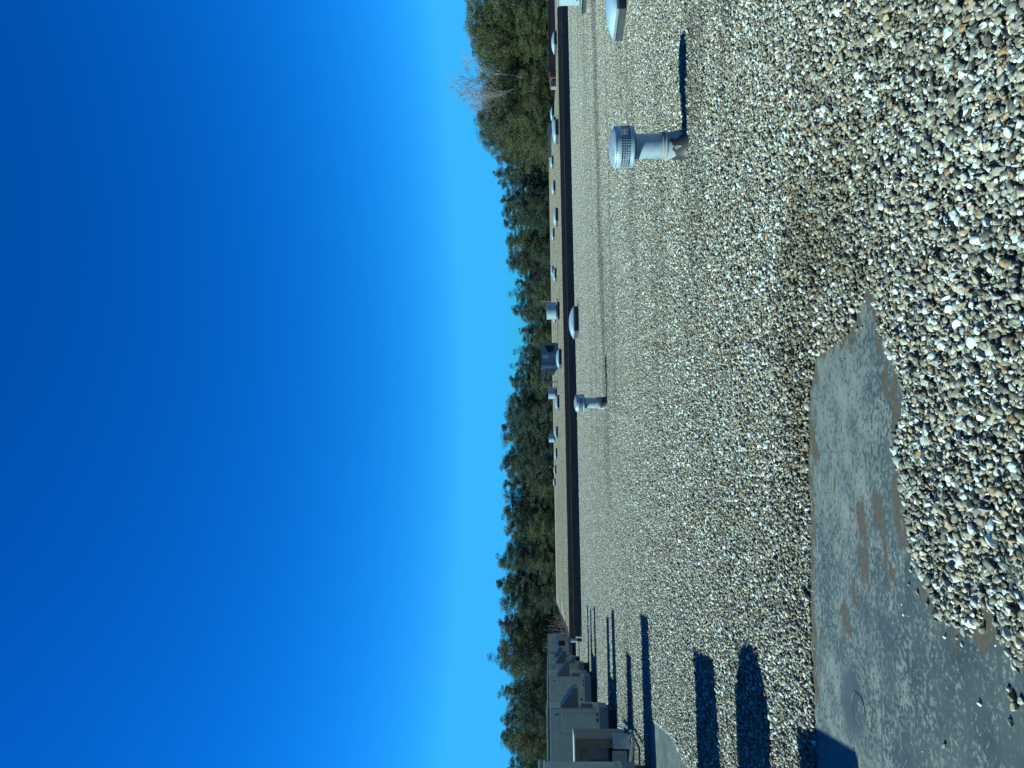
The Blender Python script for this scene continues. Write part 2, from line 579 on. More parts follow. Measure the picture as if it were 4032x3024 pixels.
silt = mapr(math_('ADD', att('silt'), math_('MULTIPLY', math_('SUBTRACT', nd.outputs['Fac'], 0.5), 3.6)), 0.42, 0.66)
c = mixc(silt, c, mixc(mapr(nf.outputs['Fac'], 0.4, 0.6), (0.042, 0.034, 0.021), (0.066, 0.053, 0.033)))
c = mixc(att('damp'), c, (0.030, 0.036, 0.043))
n.links.new(c, b.inputs['Base Color'])
b.inputs['Roughness'].default_value = 0.55
bp = n.nodes.new('ShaderNodeBump')
bp.inputs['Strength'].default_value = 0.25
bp.inputs['Distance'].default_value = 0.004
n.links.new(nf.outputs['Fac'], bp.inputs['Height'])
n.links.new(bp.outputs[0], b.inputs['Normal'])
M['membrane'] = m
M['patch'] = painted('membrane_patch_sheet', (0.034, 0.041, 0.048), 0.6, 0.0, 0.35, 22)

def leaf_material(name, c0, c1):
    m, n, b = new_mat(name)
    oi = n.nodes.new('ShaderNodeObjectInfo')
    a = n.nodes.new('ShaderNodeAttribute'); a.attribute_name = 'tone'
    ad = n.nodes.new('ShaderNodeMath'); ad.operation = 'MULTIPLY_ADD'
    ad.inputs[1].default_value = 0.35
    n.links.new(oi.outputs['Random'], ad.inputs[0])
    ml = n.nodes.new('ShaderNodeMath'); ml.operation = 'MULTIPLY'
    ml.inputs[1].default_value = 0.65
    n.links.new(a.outputs['Fac'], ml.inputs[0])
    n.links.new(ml.outputs[0], ad.inputs[2])
    r = ramp(n, [(0.1, c0), (0.9, c1)])
    n.links.new(ad.outputs[0], r.inputs['Fac'])
    n.links.new(r.outputs['Color'], b.inputs['Base Color'])
    b.inputs['Roughness'].default_value = 0.7
    tr = n.nodes.new('ShaderNodeBsdfTranslucent')
    n.links.new(r.outputs['Color'], tr.inputs['Color'])
    ms = n.nodes.new('ShaderNodeMixShader')
    ms.inputs[0].default_value = 0.35
    n.links.new(b.outputs[0], ms.inputs[1])
    n.links.new(tr.outputs[0], ms.inputs[2])
    n.links.new(ms.outputs[0], n.nodes['Material Output'].inputs['Surface'])
    return m
M['pine'] = leaf_material('dark_pine_foliage', (0.011, 0.027, 0.021), (0.046, 0.080, 0.045))
M['olive'] = leaf_material('olive_foliage', (0.022, 0.038, 0.016), (0.084, 0.105, 0.036))
M['dry'] = leaf_material('dry_brush', (0.06, 0.045, 0.036), (0.12, 0.095, 0.075))

m, n, b = new_mat('far_ground_earth')
t = noise(n, 0.2, 6, 0.65)
r = ramp(n, [(0.3, (0.05, 0.055, 0.03)), (0.7, (0.12, 0.10, 0.07))])
n.links.new(t.outputs['Fac'], r.inputs['Fac'])
n.links.new(r.outputs['Color'], b.inputs['Base Color'])
b.inputs['Roughness'].default_value = 0.95
M['ground'] = m

# ------------------------------------------------------------------ large structure
ZU = 0.585                                  # height of the raised roof
WA = at(2291, 2506, 0.0)                    # foot of its front wall where it ends beside the units
WB = at(2235, 0, 0.0)
e1 = (WB - WA).normalized()                 # along the wall
TH = math.atan2(e1.y, e1.x)
e2 = Vector((-e1.y, e1.x, 0))
THB = R_(13.5)                              # direction of the units and skylights
b1 = Vector((math.cos(THB), math.sin(THB), 0))
b2 = Vector((-b1.y, b1.x, 0))
FAR_L = at(2190, 2372, ZU)                  # far corner of the raised roof beside the thicket
FAR_R = at(2160, 650, ZU)

me = np_mesh('ground', [(-900, -300, -5.2), (900, -300, -5.2), (900, 1500, -5.2), (-900, 1500, -5.2)], [(0, 1, 2, 3)], 4, M['ground'])
tag(link(bpy.data.objects.new('ground', me)), kind='structure')

# lower roof: one thick slab
mb = MB()
left_far = WA + (FAR_L - WA) * 0.33
lo = [Vector((-22, -8, 0)), Vector((46, -8, 0)), WA + e1 * 62, WA + e2 * 0.4, left_far, left_far - Vector((14, -2, 0)), Vector((-22, 40, 0))]
A = [mb.bm.verts.new((p.x, p.y, SUNK)) for p in lo]
B = [mb.bm.verts.new((p.x, p.y, -5.2)) for p in lo]
mb.bm.faces.new(A)
for k in range(len(lo)):
    mb.bm.faces.new((A[k], B[k], B[(k + 1) % len(lo)], A[(k + 1) % len(lo)]))
o = mb.build('roof_deck', M['deck'])
tag(o, kind='structure')

# raised roof beyond the wall
rr = thing('raised_roof', 'higher gravel covered roof wing with black wall and brown metal fascia, beyond the near gravel roof', 'building', WA, TH)
def loc_e(p):
    d = p - WA
    return d.dot(e1), d.dot(e2)
fl, fr = loc_e(FAR_L), loc_e(FAR_R)
mb = MB()
slope = (fr[1] - fl[1]) / (fr[0] - fl[0])
LEN = 60.0
c3, c4 = loc_e(at(2181, 455, ZU)), loc_e(at(2189.5, 303, ZU))
out = [(0.0, 0.06), (LEN, 0.06), (LEN, c4[1] + 1.2), (c4[0] + 1.0, c4[1] + 1.2), (c4[0], c4[1]), c3, fr, fl]
NO = len(out)
A = [mb.bm.verts.new((p[0], p[1], ZU - 0.03)) for p in out]
B = [mb.bm.verts.new((p[0], p[1], -5.2)) for p in out]
mb.bm.faces.new(A)
for k in range(1, NO):
    mb.bm.faces.new((A[k], B[k], B[(k + 1) % NO], A[(k + 1) % NO]))
mb.build('roof_surface', M['gravel_far'], rr)
MB().box(0, LEN, 0.0, 0.06, -0.2, ZU - 0.20).build('wall', M['wall_black'], rr)
FZ0 = ZU - 0.215
x = 0.0
k = 0
first = True
while x < LEN - 0.1:
    L = 1.6 if first else 3.05
    first = False
    mb = MB()
    j = 0.0015 * ((k * 37) % 5 - 2)
    mb.box(x + 0.006, min(x + L, LEN) - 0.006, -0.022 + j, 0.055, FZ0, ZU + 0.012, 0.004)
    f = mb.build('fascia', M['fascia'], rr)
    MB().box(x + 0.006, min(x + L, LEN) - 0.006, -0.040 + j, -0.0225 + j, FZ0 - 0.012, FZ0 + 0.012, 0.003).build('drip_edge', M['fascia_edge'], f)
    x += L
    k += 1
mb = MB()                                   # flashing leaning at the foot of the wall
mb.prism([(0, 0), (0, 0)] if False else [(0.0, 0.0), (LEN, 0.0), (LEN, 0.13), (0.0, 0.13)], -0.03, -0.002)
mb.build('base_flashing', M['curb_dark'], rr)
# coping along the end of the raised roof
mb = MB()
d = Vector((fl[0], fl[1], 0))
nrm = Vector((d.y, -d.x, 0)).normalized()
p = [Vector((0, 0.06, 0)) - nrm * 0.06, Vector((0, 0.06, 0)) + nrm * 0.02, d + nrm * 0.02, d - nrm * 0.06]
A = [mb.bm.verts.new((q.x, q.y, ZU + 0.02)) for q in p]
B = [mb.bm.verts.new((q.x, q.y, ZU - 0.21)) for q in p]
mb.bm.faces.new(A); mb.bm.faces.new(B[::-1])
for k in range(4):
    mb.bm.faces.new((A[k], B[k], B[(k + 1) % 4], A[(k + 1) % 4]))
mb.build('end_coping', M['fascia'], rr)

# raised red-brown metal edge at the far side of the raised roof
pw = at(2189.5, 303, ZU)
hr = thing('parapet', 'red-brown metal clad parapet at the far side of the raised roof, below tall green trees', 'parapet', pw, TH)
MB().box(0.5, 30, 0, 1.1, -0.1, 0.37, 0.02).build('fascia', M['red_fascia'], hr)
MB().box(-0.02, 0.5, -0.03, 1.13, -0.1, 0.39, 0.02).build('end_fascia', M['fascia'], hr)
MB().box(0.3, 30.05, -0.05, 1.15, 0.373, 0.43).build('coping', M['black'], hr)
o = MB().box(-0.55, -0.12, 0.2, 0.6, -0.05, 0.34, 0.02).build('equipment_box', M['curb_grey'])
o.location = pw; o.rotation_euler = (0, 0, TH)
tag(o, 'small plain grey box standing against the end of the red-brown parapet', 'equipment box')
gw = atD(2160, 622, 78)
gw2 = atD(2158, 488, 78)
o = MB().box(0, (gw2 - gw).length, 0, 0.5, -4.0, 0.0, 0.02).build('low_wall', M['curb_grey'])
o.location = gw; o.rotation_euler = (0, 0, math.atan2(gw2.y - gw.y, gw2.x - gw.x))
tag(o, 'plain grey low wall beyond the raised roof behind three overlapping skylights', 'wall')

# ------------------------------------------------------------------ gravel
def ico(sub):
    b = bmesh.new()
    bmesh.ops.create_icosphere(b, subdivisions=sub, radius=1.0)
    v = np.array([q.co[:] for q in b.verts]); f = np.array([[q.index for q in p.verts] for p in b.faces])
    b.free()
    return v, f

def pebble_shape(v, rg):
    """a rounded, slightly angular stone of about unit radius"""
    w = v.copy()
    for _ in range(rg.integers(6, 11)):                 # worn flats
        d = rg.normal(size=3); d /= np.linalg.norm(d)
        h = rg.uniform(0.46, 0.84)
        s = w @ d
        over = np.maximum(s - h, 0)
        w -= np.outer(over * 0.92, d)
    for _ in range(3):
        d = rg.normal(size=3)
        w *= (1 + 0.09 * np.sin(v @ d * 1.6 + rg.uniform(0, 6)))[:, None]
    w *= np.array([1.08, rg.uniform(0.58, 0.92), rg.uniform(0.40, 0.72)])
    return w

STONES = bpy.data.collections.new('gravel_source')   # never linked to the scene: only read by the gravel's scatter
vi3, fi3 = ico(3); vi2, fi2 = ico(2); vi1, fi1 = ico(1)
vi3, fi3 = vi2, fi2
vi3b, fi3b = ico(3)
NP = 12
for k in range(NP):                                   # 0..11 near stones
    me = np_mesh('stone', pebble_shape(vi3b, rng), fi3b, 3, M['pebble'], True)
    STONES.objects.link(bpy.data.objects.new('stone_a_%02d' % k, me))
for k in range(NP):                                   # 12..23 mid-distance stones
    me = np_mesh('stone', pebble_shape(vi1 if False else vi2, rng), fi2, 3, M['pebble'], True)
    STONES.objects.link(bpy.data.objects.new('stone_b_%02d' % k, me))

def sizes(n):
    return np.clip(rng.lognormal(math.log(0.0118), 0.34, n), 0.006, 0.027)

CELL = 1.5
NT = 5
def heap(x, y):
    return 0.060 * (fbm(x * 1.1, y * 1.1, 3, 3) - 0.5) + 0.05 * (fbm(x * 0.28 + 9, y * 0.4, 8, 2) - 0.5)

low = [pebble_shape(vi1, rng) for _ in range(16)]
for k in range(NT):                                   # 24..28 beds of stones for the distance
    n_ = int(2900 * CELL * CELL)
    px, py = rng.uniform(-CELL / 2, CELL / 2, n_), rng.uniform(-CELL / 2, CELL / 2, n_)
    pz = rng.uniform(0.004, 0.027, n_)
    r_ = sizes(n_) * 1.25
    ang = rng.uniform(0, 2 * math.pi, (n_, 3)) * np.array([0.09, 0.09, 1.0]) - np.array([0.28, 0.28, 0])
    V = np.empty((n_, len(vi1), 3), np.float32)
    sel = rng.integers(0, 16, n_)
    for s in range(16):
        ii = np.where(sel == s)[0]
        w = low[s]
        cz, sz = np.cos(ang[ii, 2])[:, None], np.sin(ang[ii, 2])[:, None]
        X, Y, Z = w[None, :, 0], w[None, :, 1], w[None, :, 2]
        tx, ty = ang[ii, 0][:, None], ang[ii, 1][:, None]
        X1 = X * cz - Y * sz; Y1 = X * sz + Y * cz
        Z1 = Z + tx * X1 + ty * Y1
        V[ii, :, 0] = X1 * r_[ii, None] + px[ii, None]
        V[ii, :, 1] = Y1 * r_[ii, None] + py[ii, None]
        V[ii, :, 2] = Z1 * r_[ii, None] + pz[ii, None]
    F = (fi1[None] + (np.arange(n_) * len(vi1))[:, None, None]).reshape(-1, 3)
    me = np_mesh('bed', V.reshape(-1, 3), F, 3, M['pebble_far'], True)
    a = me.attributes.new('tone', 'FLOAT', 'POINT')
    a.data.foreach_set('value', np.repeat(rng.uniform(0, 1, n_), len(vi1)).astype(np.float32))
    STONES.objects.link(bpy.data.objects.new('stone_c_%02d' % k, me))

ng = bpy.data.node_groups.new('scatter_stones', 'GeometryNodeTree')
ng.interface.new_socket('Geometry', in_out='INPUT', socket_type='NodeSocketGeometry')
ng.interface.new_socket('Geometry', in_out='OUTPUT', socket_type='NodeSocketGeometry')
gi, go = ng.nodes.new('NodeGroupInput'), ng.nodes.new('NodeGroupOutput')
ci = ng.nodes.new('GeometryNodeCollectionInfo')
ci.inputs['Collection'].default_value = STONES
ci.inputs['Separate Children'].default_value = True
ci.inputs['Reset Children'].default_value = True
ip = ng.nodes.new('GeometryNodeInstanceOnPoints')
ip.inputs['Pick Instance'].default_value = True
def named(nm, ty):
    a = ng.nodes.new('GeometryNodeInputNamedAttribute')
    a.data_type = ty
    a.inputs['Name'].default_value = nm
    return a.outputs['Attribute']
ng.links.new(gi.outputs[0], ip.inputs['Points'])
ng.links.new(ci.outputs[0], ip.inputs['Instance'])
ng.links.new(named('pick', 'INT'), ip.inputs['Instance Index'])
ng.links.new(named('turn', 'FLOAT_VECTOR'), ip.inputs['Rotation'])
ng.links.new(named('size', 'FLOAT_VECTOR'), ip.inputs['Scale'])
ng.links.new(ip.outputs[0], go.inputs[0])

def scatter(name, pos, pick, turn, size, dirt=None):
    me = bpy.data.meshes.new(name)
    me.vertices.add(len(pos))
    me.vertices.foreach_set('co', np.asarray(pos, np.float32).ravel())
    a = me.attributes.new('pick', 'INT', 'POINT'); a.data.foreach_set('value', np.asarray(pick, np.int32))
    a = me.attributes.new('turn', 'FLOAT_VECTOR', 'POINT'); a.data.foreach_set('vector', np.asarray(turn, np.float32).ravel())
    a = me.attributes.new('size', 'FLOAT_VECTOR', 'POINT'); a.data.foreach_set('vector', np.asarray(size, np.float32).ravel())
    if dirt is not None:
        a = me.attributes.new('dirt', 'FLOAT', 'POINT'); a.data.foreach_set('value', np.asarray(dirt, np.float32))
    o = link(bpy.data.objects.new(name, me))
    md = o.modifiers.new('scatter', 'NODES')
    md.node_group = ng
    return o

# outlines of the two places where the stones have been raked off the membrane
def poly_at(pts):
    return [(q.x, q.y) for q in (at(a, b, SUNK + 0.012) for a, b in pts)]
BARE_FAR = [(3183, 1540), (3182, 1700), (3180, 1850), (3185, 2000), (3187, 2250), (3191, 2494), (3199, 2700), (3204, 2864), (3207, 3024), (3215, 3300)]
BARE_NEAR = [(4200, 3300), (4200, 2790), (4032, 2617), (3998, 2612), (3960, 2565), (3932, 2518), (3915, 2440), (3895, 2395), (3862, 2400), (3850, 2455), (3830, 2492),
             (3784, 2494), (3745, 2470), (3710, 2444), (3679, 2395), (3666, 2345), (3640, 2305), (3610, 2262), (3592, 2204), (3574, 2111),
             (3562, 2040), (3560, 1988), (3545, 1940), (3530, 1874), (3512, 1772), (3530, 1693), (3554, 1600), (3550, 1530), (3535, 1470), (3500, 1410),
             (3460, 1330), (3450, 1250), (3440, 1181), (3420, 1135), (3405, 1150), (3386, 1215), (3370, 1260), (3345, 1300), (3310, 1345), (3255, 1375), (3218, 1395), (3205, 1450)]
BARE = poly_at(BARE_FAR + BARE_NEAR)
BARE2 = poly_at([(2530, 2810), (2577, 2851), (2613, 2874), (2649, 2906), (2676, 2969), (2712, 3024), (2790, 3200), (2530, 3200)])

def in_fine(cx, cy):
    a = (cy > 1.2) & (cy < 9.6) & (np.abs(cx) < 0.60 * cy + 1.5)
    b = (cx > -9) & (cx < -3) & (cy > 7.5) & (cy < 13)
    return a | b

gx, gy = np.meshgrid(np.arange(-21, 45, CELL), np.arange(-6, 66, CELL))
gx, gy = gx.ravel(), gy.ravel()
dw = (gx - WA.x) * e2.x + (gy - WA.y) * e2.y
d1 = (gx - WA.x) * e1.x + (gy - WA.y) * e1.y
left_edge = fl[0] / fl[1] * dw
keep = ((dw < 0.7) | ((d1 < left_edge) & (dw < 17)))
keep &= np.hypot(gx, gy) < 75
keep &= (np.abs(gx) < 0.62 * np.maximum(gy, 0) + 9)
fine = in_fine(gx, gy) & keep
cells_f = np.stack([gx[fine], gy[fine]], 1)
cells_c = np.stack([gx[keep & ~fine], gy[keep & ~fine]], 1)

DEN = 5600
nn = int(DEN * CELL * CELL)
P = (cells_f[:, None, :] + rng.uniform(-CELL / 2, CELL / 2, (len(cells_f), nn, 2))).reshape(-1, 2)
# nothing of the foreground outside a margin round the picture is worth single stones
wob = 0.035 * (fbm(P[:, 0] * 7, P[:, 1] * 7, 5, 3) - 0.5)
ed = edge_dist(P[:, 0], P[:, 1], BARE)
ins = inside(P[:, 0], P[:, 1], BARE)
ed2 = edge_dist(P[:, 0], P[:, 1], BARE2)
ins2 = inside(P[:, 0], P[:, 1], BARE2)
sd = np.where(ins, -ed, ed)
sd2 = np.where(ins2, -ed2, ed2)
sd = np.minimum(sd, sd2) + wob
# the far edge of the bare strip is a straight seam, the rest is ragged
cover = np.clip((sd + 0.004) / 0.05, 0, 1)
kp = (sd > 0.0) & (rng.uniform(0, 1, len(P)) < 0.55 + 0.45 * cover)
kp |= (sd > -0.09) & (sd <= 0.0) & (rng.uniform(0, 1, len(P)) < 0.05 * np.exp(sd / 0.03))
P, sd = P[kp], sd[kp]
n_ = len(P)
r_ = sizes(n_)
r_ = np.where(sd <= 0, r_ * rng.uniform(0.35, 0.9, n_), r_)
thick = 0.008 + np.clip(sd, 0, 0.12) / 0.12 * 0.022
hp = np.clip(heap(P[:, 0], P[:, 1]), -0.03, 0.035) * np.clip((8.2 - np.hypot(P[:, 0], P[:, 1])) / 2.5, 0, 1) * np.clip(sd / 0.25, 0, 1)
z_ = r_ * 0.42 + rng.uniform(0, 1, n_) ** 1.2 * thick + np.maximum(hp, -0.012)
z_ = np.where(sd <= 0, r_ * 0.5, z_) + SUNK
turn = np.stack([rng.normal(0, 0.32, n_), rng.normal(0, 0.32, n_), rng.uniform(0, 6.28, n_)], 1)
size = r_[:, None] * np.stack([np.ones(n_), rng.uniform(0.85, 1.1, n_), rng.uniform(0.85, 1.15, n_)], 1)
dist = np.hypot(P[:, 0], P[:, 1])
pick = np.where(dist < 5.0, rng.integers(0, NP, n_), rng.integers(NP, 2 * NP, n_))
pos_f = np.column_stack([P, z_])
# beds
nc = len(cells_c)
pos_c = np.column_stack([cells_c, SUNK + rng.uniform(-0.003, 0.003, nc)])
turn_c = np.column_stack([np.zeros(nc), np.zeros(nc), rng.integers(0, 4, nc) * math.pi / 2])
size_c = np.full((nc, 3), 1.05)
pick_c = 2 * NP + rng.integers(0, NT, nc)
# stones lying against the far seam of the bare strip are browner with silt
sa, sb = np.array(BARE[0]), np.array(BARE[8])
sdir = (sb - sa) / np.linalg.norm(sb - sa)
off = -(P[:, 0] - sa[0]) * -sdir[1] + -(P[:, 1] - sa[1]) * sdir[0]
if off[np.argmax(P[:, 1])] < 0: off = -off
band = np.clip(1 - np.abs(off - 0.18) / 0.55, 0, 1) * np.clip((P[:, 0] + 1.9) / 0.5, 0, 1) * np.clip((1.6 - P[:, 0]) / 0.8, 0, 1)
zone = np.clip(1 - np.abs(dist - 4.3) / 1.5, 0, 1) * np.clip((P[:, 0] + 1.4) / 0.8, 0, 1)
patchy = fbm(P[:, 0] * 1.1 + 3, P[:, 1] * 1.5, 63, 4)
dirt = 1.7 * band * fbm(P[:, 0] * 2.2, P[:, 1] * 2.2, 61, 3) + 0.75 * zone * np.clip((patchy - 0.34) / 0.3, 0, 1) + 0.9 * np.clip(patchy - 0.50, 0, 1)
dirt = np.clip(dirt + rng.normal(0, 0.10, len(dirt)), 0, 1)
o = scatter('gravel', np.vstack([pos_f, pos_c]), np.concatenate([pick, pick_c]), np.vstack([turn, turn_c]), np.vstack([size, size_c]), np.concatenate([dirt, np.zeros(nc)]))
tag(o, 'loose grey, tan and white river gravel spread over the near roof', 'gravel', kind='stuff')
print('stones', n_, 'beds', nc)

# gravel of the raised roof, in wall axes
ux, uy = np.meshgrid(np.arange(0.75, LEN, CELL), np.arange(0.62, 46, CELL))
ux, uy = ux.ravel(), uy.ravel()
wx = WA.x + ux * e1.x + uy * e2.x
wy = WA.y + ux * e1.y + uy * e2.y
kk = np.abs(wx) < 0.55 * wy + 4
ux, uy = np.meshgrid(np.arange(-12.75, LEN, CELL), np.arange(0.80, 46, CELL))
ux, uy = ux.ravel(), uy.ravel()
wx = WA.x + ux * e1.x + uy * e2.x
wy = WA.y + ux * e1.y + uy * e2.y
kk = (np.abs(wx) < 0.55 * wy + 4) & (ux > fl[0] / fl[1] * uy + 0.7)
kk &= inside(ux, uy, [(-40, -1), (LEN, -1), (LEN, c4[1] + 0.5), (c4[0], c4[1] - 0.3), (c3[0] - 0.6, c3[1]), (fr[0] - 0.6, fr[1]), (fl[0] - 5, fl[1])])
nu = int(kk.sum())
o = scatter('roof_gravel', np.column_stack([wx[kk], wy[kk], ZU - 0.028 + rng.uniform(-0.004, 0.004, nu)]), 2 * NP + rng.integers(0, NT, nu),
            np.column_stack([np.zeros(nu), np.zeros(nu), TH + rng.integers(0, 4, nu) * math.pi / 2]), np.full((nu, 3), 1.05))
tag(o, 'pale gravel spread over the raised roof beyond the brown fascia', 'gravel', kind='stuff')

# ------------------------------------------------------------------ bare membrane sheet
def membrane(name, x0, x1, y0, y1, step, z, blobs, damps, dust):
    xs = np.arange(x0, x1, step); ys = np.arange(y0, y1, step)
    X, Y = np.meshgrid(xs, ys)
    h, w = X.shape
    Z = z + 0.006 * (fbm(X * 1.3, Y * 1.3, 21, 2) - 0.5) + 0.002
    V = np.stack([X, Y, Z], -1).reshape(-1, 3)
    i = np.arange(h * w).reshape(h, w)
    F = np.stack([i[:-1, :-1], i[:-1, 1:], i[1:, 1:], i[1:, :-1]], -1).reshape(-1, 4)
    me = np_mesh(name, V, F, 4, M['membrane'], True)
    x, y = V[:, 0], V[:, 1]
    wx_, wy_ = x + 0.08 * (fbm(x * 6, y * 6, 31, 3) - 0.5), y + 0.08 * (fbm(x * 6, y * 6, 37, 3) - 0.5)
    s = np.zeros(len(x))
    for (cx, cy, rx, ry) in blobs:
        c_, s_ = math.cos(-TH), math.sin(-TH)
        dx, dy = wx_ - cx, wy_ - cy
        a, b_ = dx * c_ - dy * s_, dx * s_ + dy * c_
        s = np.maximum(s, np.clip(1.15 - 0.65 * np.hypot(a / rx, b_ / ry), 0, 1))
    if name == 'roof_membrane':                        # silt left along the feet of the stones
        eb = edge_dist(x, y, BARE)
        s = np.maximum(s, np.clip(1.0 - eb / 0.16, 0, 1) * np.clip(1.5 * fbm(x * 2.2, y * 4, 81, 3) - 0.15, 0, 1) * 1.05)
    dm = np.zeros(len(x))
    for (cx, cy, rx, ry, st) in damps:
        c_, s_ = math.cos(-TH), math.sin(-TH)
        dx, dy = wx_ - cx, wy_ - cy
        a, b_ = dx * c_ - dy * s_, dx * s_ + dy * c_
        q = np.hypot(a / rx, b_ / ry)
        dm = np.maximum(dm, st * np.clip((1.25 - q) / 0.5, 0, 1))
    if name == 'roof_membrane':                        # dirt caught along a lap seam of the sheet
        a_, b_ = at(3437, 1250, SUNK), at(3478, 3024, SUNK)
        ux_, uy_ = (b_.x - a_.x), (b_.y - a_.y)
        L_s = math.hypot(ux_, uy_)
        ds = np.abs((x - a_.x) * uy_ - (y - a_.y) * ux_) / L_s
        dm = np.maximum(dm, np.clip(1.2 - ds / 0.012, 0, 1) * np.clip(2.6 * fbm(x * 5, y * 5, 71, 3) - 0.8, 0, 0.9))
    for nm, v in (('silt', s), ('damp', dm), ('dust', dust(x, y))):
        a = me.attributes.new(nm, 'FLOAT', 'POINT')
        a.data.foreach_set('value', v.astype(np.float32))
    return tag(link(bpy.data.objects.new(name, me)), kind='structure')

def blob(px, py, rx, ry):
    q = at(px, py, SUNK)
    return (q.x, q.y, rx, ry)
blobs = [blob(3400, 2060, 0.20, 0.06), blob(3470, 2030, 0.16, 0.035), blob(3400, 2200, 0.10, 0.07), blob(3490, 2190, 0.14, 0.04), blob(3510, 2230, 0.06, 0.05),
         blob(3330, 2430, 0.09, 0.05), blob(3345, 2480, 0.04, 0.035), blob(3370, 2350, 0.09, 0.05), blob(3210, 1750, 0.22, 0.06), blob(3195, 1650, 0.12, 0.05),
         blob(3205, 2080, 0.16, 0.02), blob(3195, 2400, 0.30, 0.018), blob(3540, 1650, 0.15, 0.05), blob(3530, 1960, 0.18, 0.05), blob(3560, 1900, 0.14, 0.05),
         blob(3500, 1480, 0.12, 0.05), blob(3290, 1890, 0.06, 0.02), blob(3400, 1150, 0.10, 0.03), blob(3200, 2000, 0.2, 0.02), blob(3205, 1450, 0.15, 0.04),
         blob(3450, 1980, 0.10, 0.03)]
c0 = at(3362, 2765, SUNK)
c1_ = at(3420, 2460, SUNK); c2_ = at(3480, 2560, SUNK)
damps = [(c0.x, c0.y, 0.19, 0.165, 0.9), (c1_.x, c1_.y, 0.20, 0.10, 0.45), (c2_.x, c2_.y, 0.22, 0.12, 0.30)]
q1 = at(3300, 1900, SUNK); q2 = at(3650, 2600, SUNK); q3 = at(3700, 2900, SUNK)
def dust(x, y):
    far = np.clip((y - 3.35) / 0.75, 0, 1)
    d = 0.05 + 0.50 * far + 0.15 * np.clip((x - q2.x) / 1.0, 0, 1) * far
    d += 0.14 * np.exp(-((x - q3.x) ** 2 + (y - q3.y) ** 2) / 0.18)
    d += 0.45 * (fbm(x * 1.6 + 4, y * 2.6, 41, 3) - 0.5)
    return np.clip(d, 0, 1)
membrane('roof_membrane', -3.6, 0.9, 1.6, 5.3, 0.011, SUNK + 0.003, blobs, damps, dust)
membrane('roof_membrane_strip', -9.0, -3.2, 8.0, 12.6, 0.05, SUNK + 0.003, [], [], lambda x, y: np.clip(0.45 + 0.6 * (fbm(x * 1.2, y * 3, 43, 3) - 0.5), 0, 1))
bpy.data.objects['roof_membrane_strip'].name = 'membrane_strip'

# ring-shaped welded patch on the membrane
pr = at(3385, 2795, SUNK)
mb = MB()
pts = [(0.088 * math.cos(a) * (1 + 0.03 * math.sin(3 * a)), 0.088 * math.sin(a), 0.0) for a in np.linspace(0.3, 5.9, 40)]
mb.tube(pts, 0.0013, 6)
mb.lathe([(0.0, 0.0012), (0.06, 0.0008), (0.083, 0.0)], 32)
o = mb.build('membrane_patch', M['membrane'], smooth=40)
o.location = (pr.x, pr.y, SUNK + 0.0075)
tag(o, 'round grey welded patch with raised ring on the stained bare membrane', 'roof patch')

# single stones lying on the bare membrane
loose = [(3577, 2302, 0.017, 'small tan pebble on bare membrane nearest to the gravel bank edge'),
         (3611, 2330, 0.022, 'broad grey pebble with a long shadow next to the gravel bank'),
         (3651, 2376, 0.020, 'brownish pebble on membrane just off the gravel bank'),
         (3671, 2420, 0.014, 'orange tinted pebble lying off the gravel bank tip'),
         (3555, 2420, 0.014, 'white oval pebble out on the membrane beside a smaller cream one'),
         (3575, 2425, 0.010, 'tiny cream pebble next to a white oval pebble on membrane'),
         (3546, 2380, 0.010, 'tiny white chip of stone alone on the mottled membrane'),
         (3720, 2507, 0.016, 'round white pebble alone below the rounded gravel bank end'),
         (3822, 2500, 0.022, 'oval cream pebble standing off the notch in the gravel bank'),
         (3876, 2478, 0.034, 'large two-tone pebble inside the bare notch of the gravel bank'),
         (3857, 2770, 0.018, 'yellowish pebble alone in the open bare membrane'),
         (3980, 2845, 0.026, 'long brown pebble with shadow below the small stone cluster'),
         (3719, 2935, 0.028, 'dark brown pebble with a hooked shadow out in the open membrane'),
         (3392, 1288, 0.017, 'brown pebble lying in the narrow tip of the bare strip'),
         (3990, 2745, 0.031, 'large white oval pebble in the small cluster at the near edge'),
         (3972, 2712, 0.021, 'cream pebble at the top of the small cluster at the near edge'),
         (4000, 2785, 0.024, 'pale broken pebble at the bottom of the small cluster'),
         (4020, 2760, 0.026, 'grey pebble at the outer side of the small cluster'),
         (3325, 1413, 0.012, 'small brown pebble on the silt near the far corner of bare strip'),
         (3628, 2960, 0.007, 'tiny bright white chip on membrane near a dark brown pebble')]
tones = [0.45, 0.25, 0.20, 0.96, 0.9, 0.72, 0.93, 0.93, 0.70, 0.36, 0.85, 0.30, 0.10, 0.18, 0.94, 0.72, 0.80, 0.6, 0.2, 0.99]
for (px, py, r, lb), tn in zip(loose, tones):
    q = at(px, py, SUNK + 0.01)
    w = pebble_shape(vi3b, rng)
    w *= r * 0.64 / np.abs(w).max()
    me = np_mesh('loose_pebble', w, fi3b, 3, M['pebble_far'], True)
    a = me.attributes.new('tone', 'FLOAT', 'POINT')
    a.data.foreach_set('value', np.full(len(w), tn, np.float32))
    o = link(bpy.data.objects.new('loose_pebble', me))
    o.rotation_euler = (0.1, -0.1, random.uniform(0, 6))
    o.location = (q.x, q.y, SUNK + 0.004 - w[:, 2].min() * 0.97)
    tag(o, lb, 'pebble', 'loose pebbles on the bare membrane')

